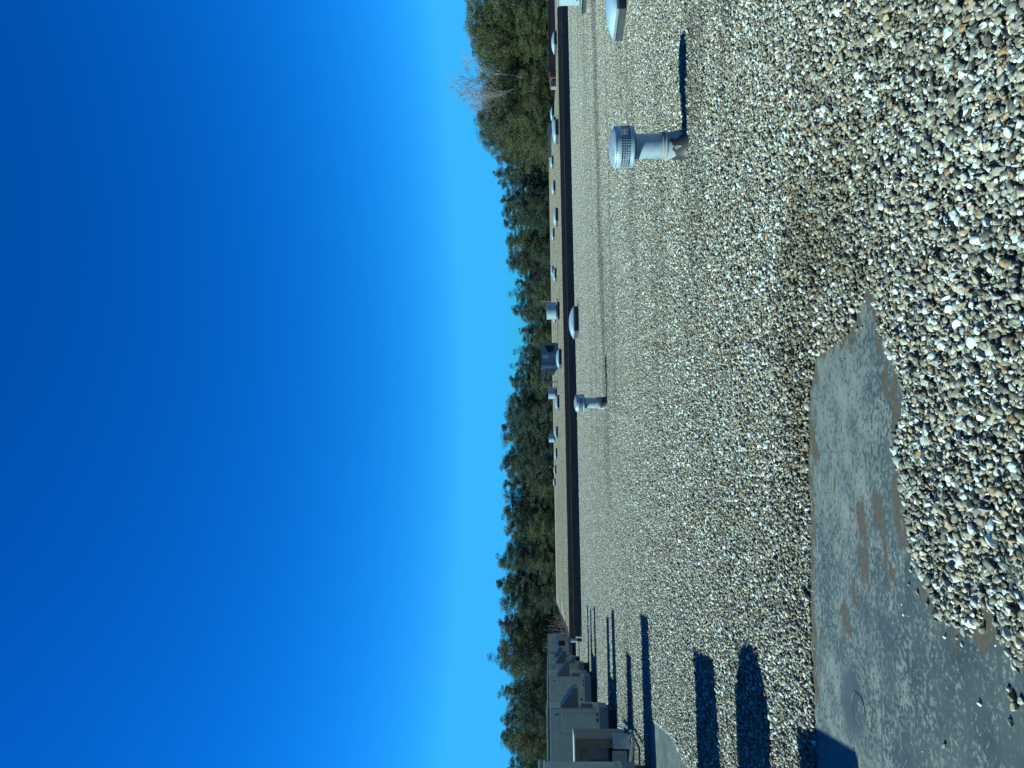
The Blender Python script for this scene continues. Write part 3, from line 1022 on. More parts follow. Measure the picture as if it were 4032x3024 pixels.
# ------------------------------------------------------------------ vents
def make_vent(loc, label, rz=0.0):
    t = thing('roof_vent', label, 'vent pipe', loc, rz, 'capped vent pipes on the near gravel')
    mb = MB()
    mb.lathe([(0.0, 0.845), (0.06, 0.842), (0.12, 0.832), (0.18, 0.815), (0.215, 0.797), (0.226, 0.788), (0.229, 0.782), (0.226, 0.774), (0.224, 0.768), (0.226, 0.764),
              (0.226, 0.720), (0.222, 0.720), (0.222, 0.762), (0.15, 0.80), (0, 0.83)], 64)
    mb.build('cap', M['galv'], t, 30)
    mb = MB()
    nb_ = 52
    for k in range(nb_):
        a = 2 * math.pi * k / nb_
        c_, s_ = math.cos(a), math.sin(a)
        mb.tube([(0.2235 * c_, 0.2235 * s_, 0.618), (0.2235 * c_, 0.2235 * s_, 0.722)], 0.0042, 4)
    for z in (0.646, 0.671, 0.696):
        mb.tube([(0.2235 * math.cos(a), 0.2235 * math.sin(a), z) for a in np.linspace(0, 2 * math.pi, 65)], 0.0042, 4)
    mb.build('screen', M['galv'], t)
    mb = MB()
    mb.lathe([(0.223, 0.622), (0.226, 0.624), (0.227, 0.60), (0.230, 0.586), (0.228, 0.578), (0.222, 0.58), (0.222, 0.622)], 64)
    mb.lathe([(0.222, 0.588), (0.137, 0.582), (0.137, 0.575), (0.222, 0.580)], 64)
    mb.build('lower_band', M['galv'], t, 30)
    MB().lathe([(0.133, 0.575), (0.150, 0.572), (0.150, 0.555), (0.136, 0.552)], 48).build('neck_ring', M['galv_dark'], t, 30)
    MB().lathe([(0.1355, 0.575), (0.137, 0.24), (0.137, 0.20)], 48).build('pipe', M['galv'], t, 40)
    MB().lathe([(0.0, 0.735), (0.13, 0.735), (0.1345, 0.576)], 32).build('inner_pipe', M['curb_grey'], t, 40)
    MB().lathe([(0.137, 0.262), (0.150, 0.256), (0.152, 0.238), (0.147, 0.232)], 48).build('clamp_band', M['rust'], t, 30)
    MB().lathe([(0.147, 0.236), (0.158, 0.226), (0.158, 0.212), (0.150, 0.205)], 48).build('collar', M['galv'], t, 30)
    sk = MB()
    sk.lathe([(0.150, 0.215), (0.152, 0.17), (0.157, 0.10), (0.164, 0.04), (0.175, 0.012), (0.185, -0.01)], 48)
    for v in sk.bm.verts:
        a = math.atan2(v.co.y, v.co.x)
        v.co.x += 0.012 * max(0, 0.2 - v.co.z) / 0.2 + 0.004 * math.sin(5 * a + 9 * v.co.z)
    sk.build('flashing_boot', M['peeling'], t, 60)
    return t

p1 = at(2697, 572)
make_vent(p1, 'nearer round capped metal vent pipe with mesh screen on the open gravel', 0.3)
p2 = at(2388, 1586)
make_vent(p2, 'more distant capped metal vent pipe standing between the near vent and the brown fascia', 1.9)

# ------------------------------------------------------------------ skylights
def make_skylight(loc, label, sc=1.0, group='domed skylights on the raised roof', rz=THB, name='skylight', curb='curb_dark'):
    t = thing(name, label, 'skylight', loc, rz, group, sc)
    h = 0.60
    MB().box(-h + 0.03, h - 0.03, -h + 0.03, h - 0.03, -0.05, 0.16, 0.01).build('curb', M[curb], t)
    MB().box(-h, h, -h, h, 0.162, 0.22, 0.012).build('frame', M['frame_al'], t)
    N = 16
    mb = MB()
    g = [[None] * (N + 1) for _ in range(N + 1)]
    w = h - 0.025
    for i in range(N + 1):
        for j in range(N + 1):
            a, b_ = -1 + 2 * i / N, -1 + 2 * j / N
            f = (1 - abs(a) ** 2.4) * (1 - abs(b_) ** 2.4)
            g[i][j] = mb.bm.verts.new((a * w, b_ * w, 0.223 + 0.185 * max(f, 0) ** 0.62))
    for i in range(N):
        for j in range(N):
            mb.bm.faces.new((g[i][j], g[i + 1][j], g[i + 1][j + 1], g[i][j + 1]))
    mb.build('dome', M['dome'], t, 70)
    return t

SKY = [  # y0, y1, base x in the photograph, label
    (130, 206, 2193, 'skylight dome in front of the red-brown parapet'),
    (428, 470, 2181, 'farthest of three overlapping skylight domes near the grey low wall'),
    (467, 520, 2190, 'middle one of three overlapping skylight domes near the grey low wall'),
    (475, 562, 2200, 'nearest and biggest of three overlapping skylight domes, just behind the fascia'),
    (619, 659, 2180, 'small skylight dome next to the grey low wall at the far roof edge'),
    (714, 767, 2187, 'lone skylight dome halfway between the grey low wall and a large dome near the fascia'),
    (821, 890, 2198, 'large skylight dome close behind the fascia, in line with the thin spiky pines'),
    (903, 946, 2184, 'small far skylight dome next to a large dome near the fascia'),
    (1049, 1086, 2181, 'far skylight dome half hidden by a nearer dome'),
    (1056, 1110, 2192, 'skylight dome overlapping a farther dome, toward the biggest exhaust fan'),
    (1225, 1273, 2190, 'skylight dome partly hidden behind the biggest exhaust fan drum'),
    (1373, 1452, 2212, 'largest skylight dome, in front of the hooded air handling unit'),
    (1554, 1615, 2203, 'skylight dome in front of the middle exhaust fan drum'),
    (1677, 1727, 2197, 'skylight dome in front of the smallest exhaust fan drum'),
    (1765, 1807, 2195, 'first of three lone skylight domes from the smallest exhaust fan'),
    (1832, 1868, 2191, 'middle of three lone skylight domes toward the rooftop units'),
    (1884, 1916, 2188, 'outermost skylight dome toward the rooftop units')]
proto = None
for (y0, y1, bx, lb) in SKY:
    p = at(bx, (y0 + y1) / 2, ZU + 0.005)
    D = p.y
    wid = (y1 - y0) / FPX * D
    sc = min(1.35, max(0.7, wid / 1.2 / (math.cos(THB) + math.sin(THB) * 0.92)))
    q = p + Vector((0, 0.55 * sc, 0))
    q.x = p.x * q.y / p.y
    if proto is None:
        proto = make_skylight(q, lb, sc)
        last = proto
    else:
        copy_tree(proto, None, q, THB, sc, lb)
p = at(2278, 1252, 0.0)
q = p + b2 * 0.6 - b1 * 0.02
make_skylight(q, 'domed skylight on the near roof against the dark wall', 1.05, 'domed skylights on the near roof')
p = at(2468, 34, 0.0)
q = p + b1 * 0.48 + b2 * 0.48
ms = make_skylight(q, 'domed skylight cut by the picture edge, in front of the green based exhaust vent', 0.80, 'domed skylights on the near roof')

# ------------------------------------------------------------------ fans
def make_fan(loc, label, rad, hgt, zc, group='exhaust fan drums on the raised roof'):
    t = thing('exhaust_fan', label, 'exhaust fan', loc, THB, group)
    w = rad * 1.02
    MB().box(-w * 0.8, w * 0.8, -w * 0.8, w * 0.8, -0.03, zc * 0.6, 0.01).build('curb', M['curb_dark'], t)
    MB().box(-w * 1.12, w * 1.12, -w * 1.12, w * 1.12, zc * 0.6 + 0.002, zc * 0.8, 0.01).build('base_plate', M['galv_dark'], t)
    MB().lathe([(rad * 0.7, zc * 0.8), (rad * 0.72, zc), (rad, zc + 0.02), (rad, zc + hgt), (rad * 0.97, zc + hgt + 0.015), (rad * 0.90, zc + hgt), (rad * 0.90, zc + hgt - 0.2), (0, zc + hgt - 0.2)], 48).build('drum', M['galv'], t, 30)
    MB().lathe([(rad * 0.4, zc + hgt - 0.198), (rad * 0.4, zc + hgt - 0.02), (0, zc + hgt)], 24).build('motor_cover', M['galv_dark'], t, 30)
    return t
p = at(2206, 1220, ZU - 0.03); make_fan(p + Vector((0, 0.6, 0)), 'biggest round metal exhaust fan drum on the raised roof, overlapping a skylight dome', 0.55, 0.60, 0.24)
p = at(2195, 1549, ZU - 0.03); make_fan(p + Vector((0, 0.5, 0)), 'middle sized metal exhaust fan drum between the hooded unit and a skylight', 0.47, 0.56, 0.17)
p = at(2188, 1726, ZU - 0.03); make_fan(p + Vector((0, 0.5, 0)), 'smallest and farthest metal exhaust fan drum behind a skylight dome', 0.44, 0.56, 0.12)
p = at(2195, 1186, ZU)
o = MB().tube([(0, 0, -0.05), (0, 0, 0.7), (0.005, 0, 1.25)], 0.016, 8).build('thin_mast', M['white'])
pp = at(2186, 1186, ZU); o.location = pp
tag(o, 'thin pale mast rising behind the biggest exhaust fan drum', 'mast')

# hooded air handling unit on the raised roof
p = at(2199, 1349, ZU - 0.03)
ah = thing('air_handler', 'dark grey boxy air handling unit with three triangular intake hoods on the raised roof', 'air handling unit', p, R_(4), None)
W_, D_, H_ = 1.86, 1.5, 1.26
MB().box(-W_ + 0.06, -0.06, 0.06, D_ - 0.06, -0.03, 0.10).build('curb', M['curb_dark'], ah)
MB().box(-W_, 0, 0, D_, 0.102, H_, 0.015).build('cabinet', M['grey_cab'], ah)
MB().box(-W_ - 0.02, 0.03, -0.03, D_ + 0.03, H_ + 0.002, H_ + 0.04, 0.01).build('top_cover', M['galv_dark'], ah)
MB().box(-0.80, -0.03, -0.012, -0.001, 0.18, H_ - 0.08).build('access_panel', M['grey_cab'], ah)
MB().prism([(-0.16, H_ - 0.22), (-0.66, H_ - 0.45), (-0.74, 0.62), (-0.60, 0.34), (-0.20, 0.30)], -0.02, -0.013).build('dark_panel', M['black'], ah)
MB().box(-1.08, -0.86, -0.10, -0.002, H_ - 0.52, H_ - 0.10, 0.01).build('control_box', M['galv'], ah)
MB().box(-0.93, -0.90, -0.03, -0.002, 0.10, 0.60).build('conduit', M['white'], ah)
MB().box(-W_ - 0.001, -W_ + 0.18, -0.03, -0.002, 0.10, H_ - 0.01, 0.005).build('corner_trim', M['galv'], ah)
MB().box(-W_ + 0.36, -W_ + 0.42, -0.02, -0.002, 0.14, H_ - 0.04).build('panel_seam', M['galv_dark'], ah)
for k, (zt, zb, L) in enumerate(((H_ - 0.02, H_ - 0.38, 0.93), (H_ - 0.41, H_ - 0.74, 0.72), (H_ - 0.77, H_ - 1.12, 0.55))):
    MB().prism([(-W_ - 0.003, zt), (-W_ - 0.003, zb), (-W_ - L, zt - 0.02), (-W_ - L, zt)], 0.05, D_ - 0.05).build('intake_hood', M['grey_cab'], ah)
MB().box(-W_ - 0.98, -W_ - 0.94, 0.0, 0.04, -0.03, H_).build('hood_post', M['galv_dark'], ah)
MB().box(-W_ - 0.98, -W_ - 0.94, D_ - 0.04, D_, -0.03, H_).build('hood_post', M['galv_dark'], ah)
MB().box(-W_ - 0.94, -W_ - 0.03, 0.0, 0.03, H_ + 0.0, H_ + 0.03).build('hood_beam', M['galv_dark'], ah)
for y_, z_ in ((0.02, H_ - 0.05), (0.02, H_ - 0.68)):
    MB().tube([(-W_ - 0.98, y_, z_), (-W_ - 1.4, y_, z_), (-W_ - 1.4, y_, -0.03)], 0.018, 6).build('side_rail', M['galv_dark'], ah)

# white hooded exhaust vent on a green curb at the picture edge
p = at(2313, -42, 0.0)
ev = thing('exhaust_vent', 'white boxy exhaust vent on a green painted curb at the picture edge', 'exhaust vent', p, THB)
MB().box(0.06, 1.24, 0.06, 1.24, -0.01, 0.14, 0.01).build('curb', M['curb_dark'], ev)
MB().box(0, 1.30, 0, 1.30, 0.142, 0.19, 0.01).build('base_flange', M['green'], ev)
MB().lathe([(0.44, 0.192), (0.42, 0.30), (0.46, 0.34)], 4 * 9, 0.66, 0.66).build('neck', M['green'], ev, 40)
mb = MB()
mb.box(0.30, 1.32, -0.02 + 0.2, 1.12, 0.20, 0.94, 0.02)
mb.build('hood', M['white'], ev)
MB().box(0.27, 1.35, 0.15, 1.15, 0.942, 0.975, 0.012).build('hood_lid', M['white'], ev)

# ------------------------------------------------------------------ rooftop units
UH = 1.67
def make_unit(loc, label, W=2.3, d=0.85, rear=None, hood=True, H=UH, group='tan rooftop units standing in a row', panel=True):
    """local x to the right along the front, y backwards; origin at the front corner nearest the camera's axis"""
    t = thing('rooftop_unit', label, 'rooftop unit', loc, THB, group)
    k = H / UH
    def body(y0, y1, x1, front):
        MB().box(-W + 0.05, x1 - 0.05, y0 + 0.05, y1 - 0.03, -0.01, 0.19).build('sleeper', M['black'], t)
        MB().box(-W, x1, y0 + 0.004, y1, 0.19, 0.40, 0.008).build('curb', M['galv_dark'], t)
        br = MB().box(-W - 0.01, x1 + 0.01, y0 - 0.008, y1 + 0.01, 0.402, 0.49, 0.006).build('base_rail', M['tan'], t)
        cb = MB().box(-W, x1, y0, y1, 0.492, (1.565) * k, 0.008).build('cabinet', M['tan'], t)
        MB().box(-W - 0.015, x1 + 0.015, y0 - 0.02, y1 + 0.02, 1.567 * k, 1.60 * k, 0.005).build('eave_trim', M['tan_light'], t)
        MB().box(-W - 0.005, x1 + 0.005, y0 - 0.008, y1 + 0.008, 1.602 * k, 1.645 * k).build('roof_rim', M['brown_hood'], t)
        MB().box(-W - 0.02, x1 + 0.02, y0 - 0.028, y1 + 0.028, 1.647 * k, 1.675 * k, 0.006).build('top_cover', M['tan_light'], t)
        if front:
            for xx in (-0.14, -0.27, -1.75, -1.62):
                MB().box(xx - 0.035, xx + 0.035, y0 - 0.0105, y0 - 0.0085, 0.425, 0.468).build('lifting_hole', M['black'], br)
            MB().box(-1.50, -1.32, y0 - 0.012, y0 - 0.0085, 0.41, 0.475).build('nameplate', M['tan_light'], br)
            if panel:
                pn = MB()
                x0_, x1_, z0_, z1_ = -0.50, -0.13, 0.53, 1.30
                pn.box(x0_, x1_, y0 - 0.018, y0 - 0.0005, z0_, z1_, 0.004)
                pn.build('access_panel', M['tan'], t)
                fr_ = MB()
                fr_.box(x0_ - 0.025, x0_, y0 - 0.026, y0 - 0.0005, z0_ - 0.02, z1_ + 0.02)
                fr_.box(x0_, x1_ + 0.02, y0 - 0.026, y0 - 0.0005, z1_, z1_ + 0.02)
                fr_.box(x0_, x1_ + 0.02, y0 - 0.026, y0 - 0.0005, z0_ - 0.02, z0_)
                fr_.build('panel_frame', M['tan_light'], t)
                MB().box(-0.16, -0.125, y0 - 0.004, y0 - 0.0005, 1.38, 1.47).build('badge', M['blue'], t)
                MB().box(-1.22, -1.205, y0 - 0.003, y0 - 0.0005, 0.50, 1.56).build('panel_seam', M['brown_hood'], t)
                MB().box(-0.02, -0.012, y0 - 0.003, y0 - 0.0005, 0.50, 1.56).build('panel_seam', M['brown_hood'], t)
                MB().lathe([(0, 0), (0.03, 0), (0.034, 0.035), (0, 0.05)], 12, -0.72, y0 - 0.03).build('drain_fitting', M['black'], t).location = (0, 0, 0.50)
    body(0, d, 0.0, True)
    if rear:
        y0, y1, x1 = rear
        body(y0, y1, x1, False)
        MB().box(-W + 0.3, -0.2, d + 0.03, y0 - 0.03, 0.19, 0.55).build('linking_duct', M['galv_dark'], t)
    if hood:
        hd = MB()
        hd.prism([(0.002, 1.31), (0.002, 0.90), (0.44, 0.90), (0.44, 1.01), (0.40, 1.035)], 0.06, d - 0.06)
        hd.build('intake_hood', M['brown_hood'], t)
        top = MB()
        s = [(0.002, 1.314), (0.402, 1.038), (0.402, 1.050), (0.002, 1.326)]
        top.prism(s, 0.05, d - 0.05)
        top.build('hood_lid', M['hood_top'], t)
    MB().box(0.002, 0.075, 0.10, 0.30, 0.55, 0.82, 0.008).build('disconnect_box', M['galv_dark'], t)
    return t

# nearest unit in view: only its end shows at the picture edge
def unit_at(y_px, D, z=0.0):
    q = atD(2200, y_px, D)
    return Vector((q.x, q.y, 0))
make_unit(unit_at(3060, 12.3), 'nearest rooftop unit, only its brown end showing at the picture edge', d=1.05, hood=False, H=1.80)
make_unit(unit_at(2788, 18.75), 'large tan rooftop unit behind the open cabinet, with front access panel and intake hood', d=0.80, rear=(1.85, 2.65, -0.28))
make_unit(unit_at(2663, 26.3), 'second large tan rooftop unit, with stained panel and blue-grey curb, between bigger and smaller units', d=0.80, rear=(2.60, 3.40, -0.20))
make_unit(unit_at(2612, 31.0), 'third rooftop unit in the row, narrow front with a panel and hood', d=0.80)
make_unit(unit_at(2587, 40.5), 'slim rooftop unit just before the farthest one, mostly its hood showing', d=0.9)
fu = make_unit(unit_at(2505, 46.0), 'farthest rooftop unit at the end of the row, with several instruments on its front', d=1.6, hood=False, panel=False, H=1.64)
MB().box(-0.36, -0.32, -0.01, -0.001, 1.18, 1.40).build('white_label', M['white'], fu)
MB().box(-0.52, -0.25, -0.14, -0.002, 0.62, 1.0, 0.01).build('gauge_box', M['black'], fu)
MB().box(-0.06, 0.14, -0.06, -0.002, 0.78, 1.12, 0.01).build('junction_box', M['galv'], fu)
MB().box(-0.95, -0.90, -0.01, -0.001, 0.5, 1.55).build('panel_seam', M['brown_hood'], fu)
mb = MB(); mb.tube([(-0.95, -0.05, 0.35), (-0.95, -0.05, 0.9), (-1.0, -0.05, 1.0)], 0.02, 6); mb.build('drain_pipe', M['tan_light'], fu)
# long grey duct along the feet of the farther units
p0, p1_ = at(2299, 2672), at(2268, 2596)
v = (p1_ - p0)
o = MB().box(0, v.length, -0.02, 0.28, 0, 0.24, 0.02).build('cable_duct', M['tan'])
o.location = p0 + Vector((-0.30, 0, 0)); o.rotation_euler = (0, 0, math.atan2(v.y, v.x))
tag(o, 'low tan duct running along the feet of the farther rooftop units', 'duct')
q = at(2303, 2700)
eb = thing('electrical_box', 'small pale electrical box on a post beside the second large rooftop unit', 'electrical box', q, THB)
MB().box(-0.16, 0.16, -0.06, 0.06, 0.10, 0.46, 0.01).build('box', M['galv'], eb)
MB().box(-0.03, 0.03, -0.02, 0.02, -0.01, 0.098).build('post', M['galv_dark'], eb)
MB().box(-0.03, 0.03, -0.075, -0.062, 0.26, 0.34).build('handle', M['black'], eb)
q = at(2291, 2521)
st = thing('stub_pipe', 'short bright metal stub pipe with dark cap beside the end of the fascia', 'pipe', q)
MB().tube([(0, 0, -0.01), (0, 0, 0.22)], 0.085, 20).build('dark_base', M['black'], st)
MB().tube([(0, 0, 0.222), (0, 0, 0.52)], 0.095, 20).build('sleeve', M['galv'], st)

# open-fronted cabinet with its plumbing
q = atD(2400, 2908, 15.1); q.z = 0
oc = thing('open_cabinet', 'waist-high open-fronted equipment cabinet with dark interior in front of the large tan unit', 'equipment cabinet', q, THB)
Wc, Dc, Hc = 1.5, 0.95, 1.10
mb = MB()
mb.box(-0.05, 0, 0, Dc, 0.10, Hc)
mb.box(-0.17, -0.05, 0, 0.03, 0.10, Hc)
mb.box(-Wc, -Wc + 0.05, 0, Dc, 0.10, Hc)
mb.box(-Wc + 0.05, -0.05, Dc - 0.04, Dc, 0.10, Hc)
mb.box(-Wc + 0.05, -0.17, 0.0, 0.03, Hc - 0.08, Hc)
mb.build('shell', M['brown_hood'], oc)
MB().box(-Wc - 0.02, 0.02, -0.03, Dc + 0.02, Hc + 0.002, Hc + 0.03, 0.006).build('lid', M['hood_top'], oc)
MB().box(-Wc + 0.05, -0.18, 0.30, 0.34, 0.45, Hc - 0.01).build('inner_panel', M['grey_cab'], oc)
MB().box(-Wc + 0.05, -0.46, 0.22, 0.27, 0.48, 0.82, 0.01).build('motor_housing', M['grey_cab'], oc)
pn = MB()
pn.box(-Wc + 0.06, -0.22, 0.0, 0.03, 0.12, 0.40, 0.004)
pn.build('louvre_panel', M['galv'], oc)
for k in range(5):
    MB().box(-Wc + 0.10, -0.28, -0.012, -0.001, 0.15 + k * 0.05, 0.165 + k * 0.05).build('louvre', M['galv_dark'], bpy.data.objects['louvre_panel'])
MB().box(-Wc + 0.06, -0.02, 0.05, Dc - 0.05, -0.01, 0.098).build('skid', M['galv_dark'], oc)
MB().box(-0.16, 0.10, -0.15, -0.032, 0.06, 0.40, 0.01).build('junction_box', M['galv'], oc)
mb = MB()
mb.tube([(0.05, -0.12, 0.10), (0.10, -0.16, 0.03), (0.02, -0.3, 0.02), (-0.35, -0.42, 0.10), (-0.8, -0.45, 0.22)], 0.028, 8)
mb.build('hose', M['tan_light'], oc)
# bent white drain pipe on the gravel
pts = [at(2400, 2935, 0.25), at(2412, 2905, 0.32), at(2436, 2862, 0.10), at(2452, 2868, 0.07), at(2486, 2879, 0.05)]
pa = [Vector(p_) for p_ in (pts[0], pts[1], pts[2])]
o = MB().tube(pts[2:] + [at(2490, 2881, 0.04)], 0.026, 8).build('drain_pipe', M['white'])
tag(o, 'short bent white drain pipe lying on gravel beside the open cabinet', 'pipe')
q0, q1_ = at(2411, 2725), at(2412, 2806)
o = MB().tube([(q0.x, q0.y, 0.05), ((q0.x + q1_.x) / 2, (q0.y + q1_.y) / 2, 0.06), (q1_.x, q1_.y, 0.05)], 0.035, 8).build('conduit_pipe', M['galv'])
tag(o, 'straight pale pipe lying on gravel in the strip of sun before the large tan unit', 'pipe')
q0, q1_ = at(2492, 2875), at(2530, 2945)
o = MB().tube([(q0.x, q0.y, 0.06), ((q0.x + q1_.x) / 2, (q0.y + q1_.y) / 2, 0.05), (q1_.x, q1_.y, 0.06), (q1_.x - 1.2, q1_.y - 0.1, 0.06)], 0.022, 8).build('black_cable', M['black'])
tag(o, 'black cable running from the white drain pipe into the shade at the picture edge', 'cable')

# units outside the picture whose shadows reach into it
L_ = UH / math.tan(SUN_EL)
def shadow_foot(px, py, h):
    """foot of an edge of height h whose shadow tip falls on photo pixel (px, py)"""
    q = at(px, py)
    k = h / math.tan(SUN_EL)
    return Vector((q.x - k * math.cos(SUN_AZ), q.y - k * math.sin(SUN_AZ), 0))
q = shadow_foot(2808, 2600, UH)
make_unit(q, 'rooftop unit just outside the picture, casting a straight ended shadow on the gravel', d=1.02, hood=False)
q = shadow_foot(2958, 2606, 1.45)
of = thing('exhaust_stack', 'round topped exhaust stack just outside the picture, casting a rounded shadow on the gravel', 'exhaust stack', (q.x - 0.28, q.y + 0.05, 0), THB)
MB().lathe([(0.44, 0.0), (0.44, 0.6), (0.47, 0.62), (0.51, 0.7), (0.51, 1.28), (0.44, 1.41), (0.25, 1.48), (0, 1.50)], 40).build('drum', M['galv'], of, 40)
MB().box(-0.5, 0.5, -0.5, 0.5, -0.03, 0.3).build('curb', M['curb_dark'], of)
q = shadow_foot(3352, 2975, 1.22)
oc2 = thing('low_unit', 'low tan equipment housing just outside the picture, casting a shadow on the bare membrane', 'equipment housing', (q.x, q.y, 0), THB)
MB().box(-1.2, 0, 0, 0.92, -0.03, 1.22, 0.02).build('cabinet', M['tan'], oc2)
MB().prism([(-1.2, 1.222), (-0.25, 1.222), (-0.35, 1.30), (-1.05, 1.30)], 0.05, 0.87).build('lid', M['hood_top'], oc2)

# ------------------------------------------------------------------ trees
def leaf_cloud(centres, radii, per, leaf, rg, flat=0.7, droop=0.0):
    n = len(centres) * per
    c = np.repeat(centres, per, 0)
    r = np.repeat(radii, per)[:, None]
    d = rg.normal(size=(n, 3)); d /= np.linalg.norm(d, axis=1)[:, None]
    p = c + d * r * (rg.uniform(0.25, 1.0, (n, 1)) ** 0.6) * np.array([1, 1, flat])
    a = rg.normal(size=(n, 3)); a /= np.linalg.norm(a, axis=1)[:, None]
    b = np.cross(a, rg.normal(size=(n, 3))); b /= np.linalg.norm(b, axis=1)[:, None]
    s = leaf * rg.uniform(0.55, 1.25, (n, 1))
    V = np.stack([p - a * s, p - b * s * 0.45, p + a * s, p + b * s * 0.45], 1).reshape(-1, 3)
    F = np.arange(n * 4).reshape(n, 4)
    tone = np.repeat(np.clip(np.repeat(rg.uniform(0, 1, len(centres)), per) * 0.7 + rg.uniform(0, 0.3, n), 0, 1), 4)
    return V, F, tone

def make_tree(name, label, kind, seed, group):
    """tree of total height 10 with the foot at z = 0"""
    rg = np.random.default_rng(seed)
    t = thing(name, label, 'tree', (0, 0, 0), 0, group)
    H = 10.0
    tr = MB()
    lean = rg.normal(0, 0.18, 2)
    spine = [Vector((lean[0] * (z / H) ** 2 * 2, lean[1] * (z / H) ** 2 * 2, z)) for z in np.linspace(0, H * 0.97, 9)]
    tr.tube(spine, 0.16, 7, 0.02)
    cs, rs = [], []
    if kind == 'spire':
        nl, base, wmax = 16, 0.24, 1.9
    elif kind == 'broad':
        nl, base, wmax = 15, 0.16, 2.5
    else:
        nl, base, wmax = 15, 0.20, 2.0
    for i in range(nl):
        f = i / (nl - 1)
        z = H * (base + (1 - base) * f)
        if kind == 'spire':
            w = wmax * (1 - f) ** 0.8 + 0.18
        elif kind == 'broad':
            w = wmax * math.sin(math.pi * min(0.98, 0.24 + 0.74 * f)) ** 0.65 + 0.15
        else:
            w = wmax * math.sin(math.pi * min(0.97, 0.30 + 0.68 * f)) ** 0.85 + 0.15
        nb_ = 6 if kind != 'broad' else 8
        if f > 0.85: nb_ = 4
        for k in range(nb_):
            if rg.uniform() < 0.10: continue
            a = 2 * math.pi * (k + rg.uniform(-0.4, 0.4)) / nb_ + i * 1.1
            L = w * rg.uniform(0.55, 1.18)
            sx, sy = lean * (z / H) ** 2 * 2
            tip = Vector((sx + math.cos(a) * L, sy + math.sin(a) * L, z + rg.uniform(-0.2, 0.5) + L * 0.12))
            root = Vector((sx, sy, max(0.5, z - L * 0.22)))
            if rg.uniform() < 0.6:
                tr.tube([root, (root + tip) / 2 + Vector((0, 0, 0.08)), tip], 0.035, 4, 0.010)
            m_ = 3 if L > 0.9 else 2
            for s in range(m_):
                g = 1 - 0.36 * s
                q = root.lerp(tip, g)
                cs.append((q.x + rg.normal(0, 0.15), q.y + rg.normal(0, 0.15), q.z + rg.normal(0, 0.15)))
                rs.append(rg.uniform(0.30, 0.58) * (1.0 if kind != 'spire' else 0.75))
    cs.append((spine[-1].x, spine[-1].y, H * 0.985)); rs.append(0.25)
    V, F, tone = leaf_cloud(np.array(cs), np.array(rs), 150 if kind != 'broad' else 140, 0.056 if kind != 'spire' else 0.052, rg)
    tr.build('trunk', M['bark'], t)
    mat = M['olive'] if kind == 'broad' else M['pine']
    me = np_mesh('crown', V, F, 4, mat)
    a = me.attributes.new('tone', 'FLOAT', 'POINT')
    a.data.foreach_set('value', tone.astype(np.float32))
    link(bpy.data.objects.new('crown', me), t)
    return t

def grow(mb, p, d, L, r, depth, rg, tips, spread):
    n = 4
    path = [p]
    q = p.copy()
    for k in range(n):
        d = (d + Vector(rg.normal(0, 0.10, 3)) + Vector((0, 0, 0.06))).normalized()
        q = q + d * (L / n)
        path.append(q.copy())
    mb.tube(path, max(r, 0.0065), 3 if depth > 1 else 5, max(r * 0.6, 0.005))
    if depth >= 5:
        tips.append(q.copy())
        return
    nb_ = 3 if depth > 0 else 4
    for k in range(nb_ + (1 if depth in (3,) else 0)):
        s = path[rg.integers(2, n + 1)] if k else q
        ax = d.orthogonal().normalized()
        ax.rotate(Matrix.Rotation(rg.uniform(0, 6.28), 3, d))
        nd = (d + ax * rg.uniform(0.25, spread)).normalized()
        grow(mb, s, nd, L * rg.uniform(0.55, 0.80), r * 0.55, depth + 1, rg, tips, spread)

def make_bare(name, label, seed, group, spread=0.9, mat='bark_pale'):
    rg = np.random.default_rng(seed)
    t = thing(name, label, 'tree', (0, 0, 0), 0, group)
    mb = MB()
    mb.tube([(0, 0, 0), (0.05, 0, 2.0), (0.0, 0.05, 4.4)], 0.16, 7, 0.11)
    mb.build('trunk', M[mat], t)
    tips = []
    cr = MB()
    for dx, dz in ((-0.55, 1.0), (0.50, 1.0)):
        grow(cr, Vector((0, 0.05, 4.2)), Vector((dx * spread, rg.normal(0, 0.2), dz)).normalized(), 2.1, 0.06, 0, rg, tips, 0.55)
    cr.build('branches', M[mat], t)
    return t

TOP = [(0, 1838), (60, 1850), (110, 1858), (160, 1862), (215, 1880), (262, 1890), (310, 1905), (345, 1905), (400, 1915), (440, 1895), (480, 1895), (530, 1900), (575, 1912), (620, 1965), (680, 1957),
       (735, 1975), (790, 1985), (850, 1990), (905, 1992), (955, 2005), (1010, 2008), (1060, 2015), (1105, 2040), (1170, 2033), (1235, 2022), (1285, 2052),
       (1325, 2062), (1400, 2050), (1440, 2028), (1500, 2012), (1560, 2008), (1610, 1998), (1670, 1988), (1725, 1992), (1780, 1992), (1840, 1985), (1900, 1990),
       (1960, 1992), (2010, 1990), (2060, 2018), (2100, 1996), (2160, 2000), (2215, 1972), (2280, 1974), (2335, 1985), (2400, 1980), (2460, 1968), (2520, 1985),
       (2575, 1960), (2630, 1985), (2690, 1992), (2750, 1995), (2810, 1990), (2865, 1980), (2915, 1992), (2970, 2008), (3020, 2015)]

